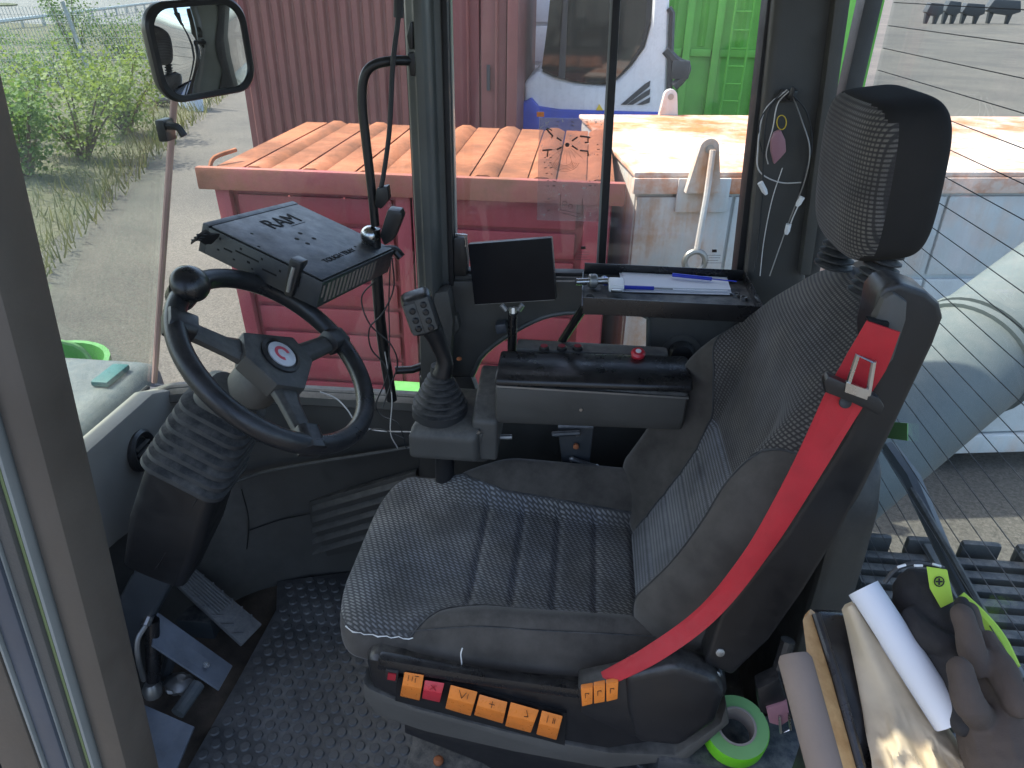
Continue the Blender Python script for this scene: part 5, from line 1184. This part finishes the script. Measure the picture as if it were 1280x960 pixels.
# ================================================================ THINGS BEHIND THE SEAT, NEAR THE DOOR
bx_ = thing('storage_box', 'black open storage box beside the seat by the door', 'box', (.46, .60, 0))
for nm, lo, hi in (('wall', (.38, .47, .02), (.39, .74, .50)), ('wall', (.39, .47, .02), (.515, .48, .50)), ('wall', (.39, .73, .02), (.515, .74, .50)), ('wall', (.515, .48, .02), (.525, .73, .50)), ('bottom', (.39, .48, .014), (.515, .73, .34))):
    q = MB(); q.box(lo, hi); q.build(nm, 'black_plastic', bx_, bevel=.004)
lg_ = MB(); lg_.box((.20, .84, .013), (.48, .96, .275)); tag(lg_.build('valve_block', 'hood_black', bevel=.01, loc=(.34, .9, .013)), 'dark block on the floor behind the seat under the lime tape', 'block')
tp = thing('tape_roll', 'lime green tape roll lying behind the seat', 'tape', P(918, 925, z=.27))
tc = P(921, 908, z=.335); tax = V((-.05, -.30, 1)).normalized()
q = MB(); q.lathe([(.030, -.045), (.056, -.045), (.0575, -.040), (.0575, -.004), (.056, 0)], tc, tax, 44, cap=False); q.build('tape', 'lime', tp)
q = MB(); q.lathe([(.056, 0), (.034, .0005)], tc, tax, 44, cap=False); q.build('tape_side', 'lime_edge', tp)
q = MB(); q.lathe([(.034, .0008), (.0345, .003), (.0305, .003), (.0295, -.045)], tc, tax, 40, cap=False); q.build('core', 'tape_core', tp)
def board(name, lab, cat, pp, d0, d1, ext, m, bev=.003):
    """flat item standing in the box: outline at its own depth, ext = its thickness"""
    n_ = len(pp); pts = [P(a, c, d=d0+(d1-d0)*max(0, min(1, (c-700)/260))) for a, c in pp]
    q = MB(); q.prism(pts, ext); return tag(q.build(name, m, bevel=bev, loc=pts[0]), lab, cat)
def rod(name, lab, cat, a, c, r_, m, sq=1.0):
    q = MB(); q.tube([a, a.lerp(c, .03), a.lerp(c, .5), c], [r_*.82, r_, r_, r_*.98], 28); return tag(q.build(name, m, loc=c), lab, cat)
rod('leather_roll', 'rolled brown suede cloth standing beside the wooden board', 'roll', P(992, 818, d=.90), P(1058, 1060, d=.80), .0205, 'suede')
q = MB(); wpn = [P(1003, 775, d=.92), P(1010, 767, d=.93), P(1017, 772, d=.93), P(1040, 850, d=.885), P(1090, 1040, d=.80), P(1058, 1040, d=.79), P(1012, 850, d=.875)]
q.prism(wpn, V((.006, .012, -.002))); tag(q.build('wooden_board', 'wood', bevel=.004, loc=wpn[4]), 'upright light wooden board with rounded top in the storage box', 'board')
bi = thing('black_binder', 'black glossy binder standing right of the wooden board', 'binder', P(1070, 960, d=.85))
q = MB(); bn = [P(1016, 768, d=.935), P(1024, 765, d=.94), P(1070, 768, d=.955), P(1130, 850, d=.91), P(1170, 1040, d=.83), P(1096, 1040, d=.81), P(1044, 850, d=.888)]
q.prism(bn, V((.0, .012, -.006))); q.build('cover', 'black_gloss', bi, bevel=.004)
q = MB(); q.tube([P(1020, 768, d=.932), P(1046, 848, d=.885), P(1098, 1040, d=.805)], .0062, 10); q.build('spine', 'black_gloss', bi)
# brown paper bag with crumpled lower end
q = MB(); NB = 44; G = []; rb_ = random.Random(11)
import mathutils.noise as mnoise
for i in range(NB+1):
    t = i/NB; row = []
    l_ = (1052+ (1098-1052)*t**.9, 762+ (1000-762)*t); r_ = (1075+(1235-1075)*t**.95, 752+(1000-752)*t)
    for j in range(NB+1):
        s = j/NB; a = l_[0]+(r_[0]-l_[0])*s; c = l_[1]+(r_[1]-l_[1])*s
        cr = sm(.45, .9, t)
        nz_ = mnoise.noise(V((s*3.1, t*3.5, 2.0)))*.012*(.4+cr)+mnoise.ridged_multi_fractal(V((s*4.3, t*5.2, 7.0)), 1.0, 2.0, 4, 1.0, 2.0)*.012*cr+.020*math.sin(math.pi*s)
        row.append(q.bm.verts.new(P(a+10*cr*mnoise.noise(V((s*4, t*4, 9))), c, d=.93-.10*t-nz_)))
    G.append(row)
for i in range(NB):
    for j in range(NB): q.face([G[i][j], G[i][j+1], G[i+1][j+1], G[i+1][j]])
bm_ = q.bm; geo = bmesh.ops.extrude_face_region(bm_, geom=bm_.faces[:]); vv = [e for e in geo['geom'] if isinstance(e, bmesh.types.BMVert)]
bmesh.ops.translate(bm_, verts=vv, vec=(.012, .020, -.010))
tag(q.build('paper_bag', 'brown_paper', loc=P(1150, 950, d=.85), ang=1.2), 'crumpled light brown paper bag between the binder and the gloves', 'bag')
pr_ = thing('paper_roll', 'white rolled sheet of paper standing in the storage box', 'paper roll', P(1190, 900, d=.84))
a, c = P(1079, 735, d=.915), P(1190, 905, d=.84); ax_ = (c-a).normalized(); u1 = ax_.orthogonal().normalized(); u2 = ax_.cross(u1)
q = MB(); secs = []
for t in (0, .25, .5, .75, 1):
    o_ = a.lerp(c, t); out = []; inn = []
    for k in range(31): 
        th_ = k/30*2*math.pi*1.15; r_ = .0205-.0008*k/30*2; out.append(o_+(u1*math.cos(th_)+u2*math.sin(th_))*r_); inn.append(o_+(u1*math.cos(th_)+u2*math.sin(th_))*(r_-.0006))
    secs.append(out+inn[::-1])
q.loft(secs); q.build('sheet', 'paper', pr_)
# work gloves: palm and five fingers grown into one skin
def glove(name, lab, palm, fingers, m, extra=()):
    t = thing(name, lab, 'glove', palm[-1][0])
    q = MB()
    for (p0, r0), (p1, r1) in zip(palm, palm[1:]): q.tube([p0, p0.lerp(p1, .5), p1], [r0, (r0+r1)/2, r1], 14)
    for p, r0 in palm: 
        g_ = bmesh.ops.create_icosphere(q.bm, subdivisions=2, radius=r0); bmesh.ops.translate(q.bm, verts=g_['verts'], vec=p)
    for f in fingers:
        c = curve([a for a, _ in f], 4); rs = [interp([(k/(len(f)-1), f[k][1]) for k in range(len(f))], i/(len(c)-1)) for i in range(len(c))]
        q.tube(c, rs, 12); g_ = bmesh.ops.create_icosphere(q.bm, subdivisions=2, radius=f[-1][1]); bmesh.ops.translate(q.bm, verts=g_['verts'], vec=f[-1][0])
    o = q.build('glove_body', m, t)
    md = o.modifiers.new('r', 'REMESH'); md.mode = 'VOXEL'; md.voxel_size = .0026; md.use_smooth_shade = True
    ms = o.modifiers.new('s', 'SMOOTH'); ms.factor = .5; ms.iterations = 2
    tx = bpy.data.textures.new('fold', 'CLOUDS'); tx.noise_scale = .03; dm = o.modifiers.new('d', 'DISPLACE'); dm.texture = tx; dm.strength = .007; dm.mid_level = .5
    return t, o
D = lambda x, y, d: P(x, y, d=d)
t, o = glove('work_glove', 'black work glove with lime green wrist patch lying behind the paper roll',
    [(D(1150, 742, .93), .034), (D(1165, 790, .90), .036), (D(1180, 830, .88), .035)],
    [[(D(1135, 770, .90), .017), (D(1165, 800, .865), .016), (D(1192, 815, .86), .015), (D(1196, 880, .84), .013)],
     [(D(1190, 800, .88), .016), (D(1205, 850, .85), .015), (D(1204, 905, .82), .013)],
     [(D(1190, 770, .90), .015), (D(1206, 780, .87), .014), (D(1203, 755, .865), .010)],
     [(D(1180, 830, .88), .017), (D(1180, 870, .86), .015), (D(1185, 895, .85), .013)]], 'glove_black')
q = MB(); q.loft([[D(x_, y_, d_) for x_, y_ in pp] for pp, d_ in (([(1158, 708), (1184, 712), (1192, 752), (1176, 760), (1162, 735)], .884), ([(1158, 708), (1184, 712), (1192, 752), (1176, 760), (1162, 735)], .892))]); pat = q.build('wrist_patch', 'glove_lime', t, bevel=.001)
q = MB(); q.tube([D(1174+6*math.cos(a), 727+6*math.sin(a), .882) for a in [k*.524 for k in range(12)]], .0008, 6, closed=True); q.build('patch_emblem', 'glove_black', pat)
q = MB(); q.tube([D(1170, 727, .882), D(1178, 727, .882)], .001, 6); q.tube([D(1174, 723, .882), D(1174, 731, .882)], .001, 6); q.build('patch_emblem', 'glove_black', pat)
q = MB(); q.tube(curve([D(1106, 728, .905), D(1120, 712, .900), D(1145, 704, .898), D(1180, 710, .898)], 6), .0028, 8); q.build('cuff_edge', 'rubber', t)
for k, x_ in enumerate((1122, 1143, 1166)): q = MB(); q.tube([D(x_, 709-2*k, .894), D(x_+10, 706+k, .894)], .0016, 6); q.build('cuff_print', 'white', t)
t2, o2_ = glove('work_glove', 'dark brown-grey work glove with yellow-green back lying nearest the door',
    [(D(1222, 850, .86), .034), (D(1240, 900, .83), .040), (D(1255, 960, .80), .040)],
    [[(D(1225, 800, .86), .017), (D(1250, 838, .82), .017), (D(1272, 880, .79), .015)],
     [(D(1222, 840, .83), .016), (D(1212, 800, .83), .015), (D(1204, 768, .84), .013)],
     [(D(1235, 850, .86), .015), (D(1215, 790, .89), .014), (D(1210, 765, .90), .012)],
     [(D(1230, 900, .82), .018), (D(1212, 880, .79), .016), (D(1200, 835, .80), .014)]], 'glove_brown')
q = MB(); q.tube(curve([D(1196, 748, .925), D(1222, 772, .91), D(1245, 800, .895), D(1262, 835, .875)], 5), [.012]*16, 10); q.build('back_stripe', 'glove_lime', t2)
bk2 = thing('belt_buckle', 'black belt buckle with steel and red tongue beside the lime tape', 'buckle', P(962, 900, z=.34))
q = MB(); q.px([(946, 862), (975, 848), (985, 880), (975, 898), (950, 892)], .03, y=.84); q.build('housing', 'black_plastic', bk2, bevel=.006)
q = MB(); q.px([(958, 886), (984, 878), (988, 900), (976, 908), (962, 904)], .012, y=.835); q.build('tongue', 'pink', bk2, bevel=.002)
q = MB(); q.tube([P(974, 895, y=.832), P(976, 916, y=.832), P(988, 912, y=.832), P(986, 892, y=.832)], .0022, 8); q.build('loop', 'steel', bk2)
q = MB(); q.tube([P(970, 850, y=.86), P(985, 800, y=.88)], .012, 10); q.build('stalk', 'black_plastic', bk2)
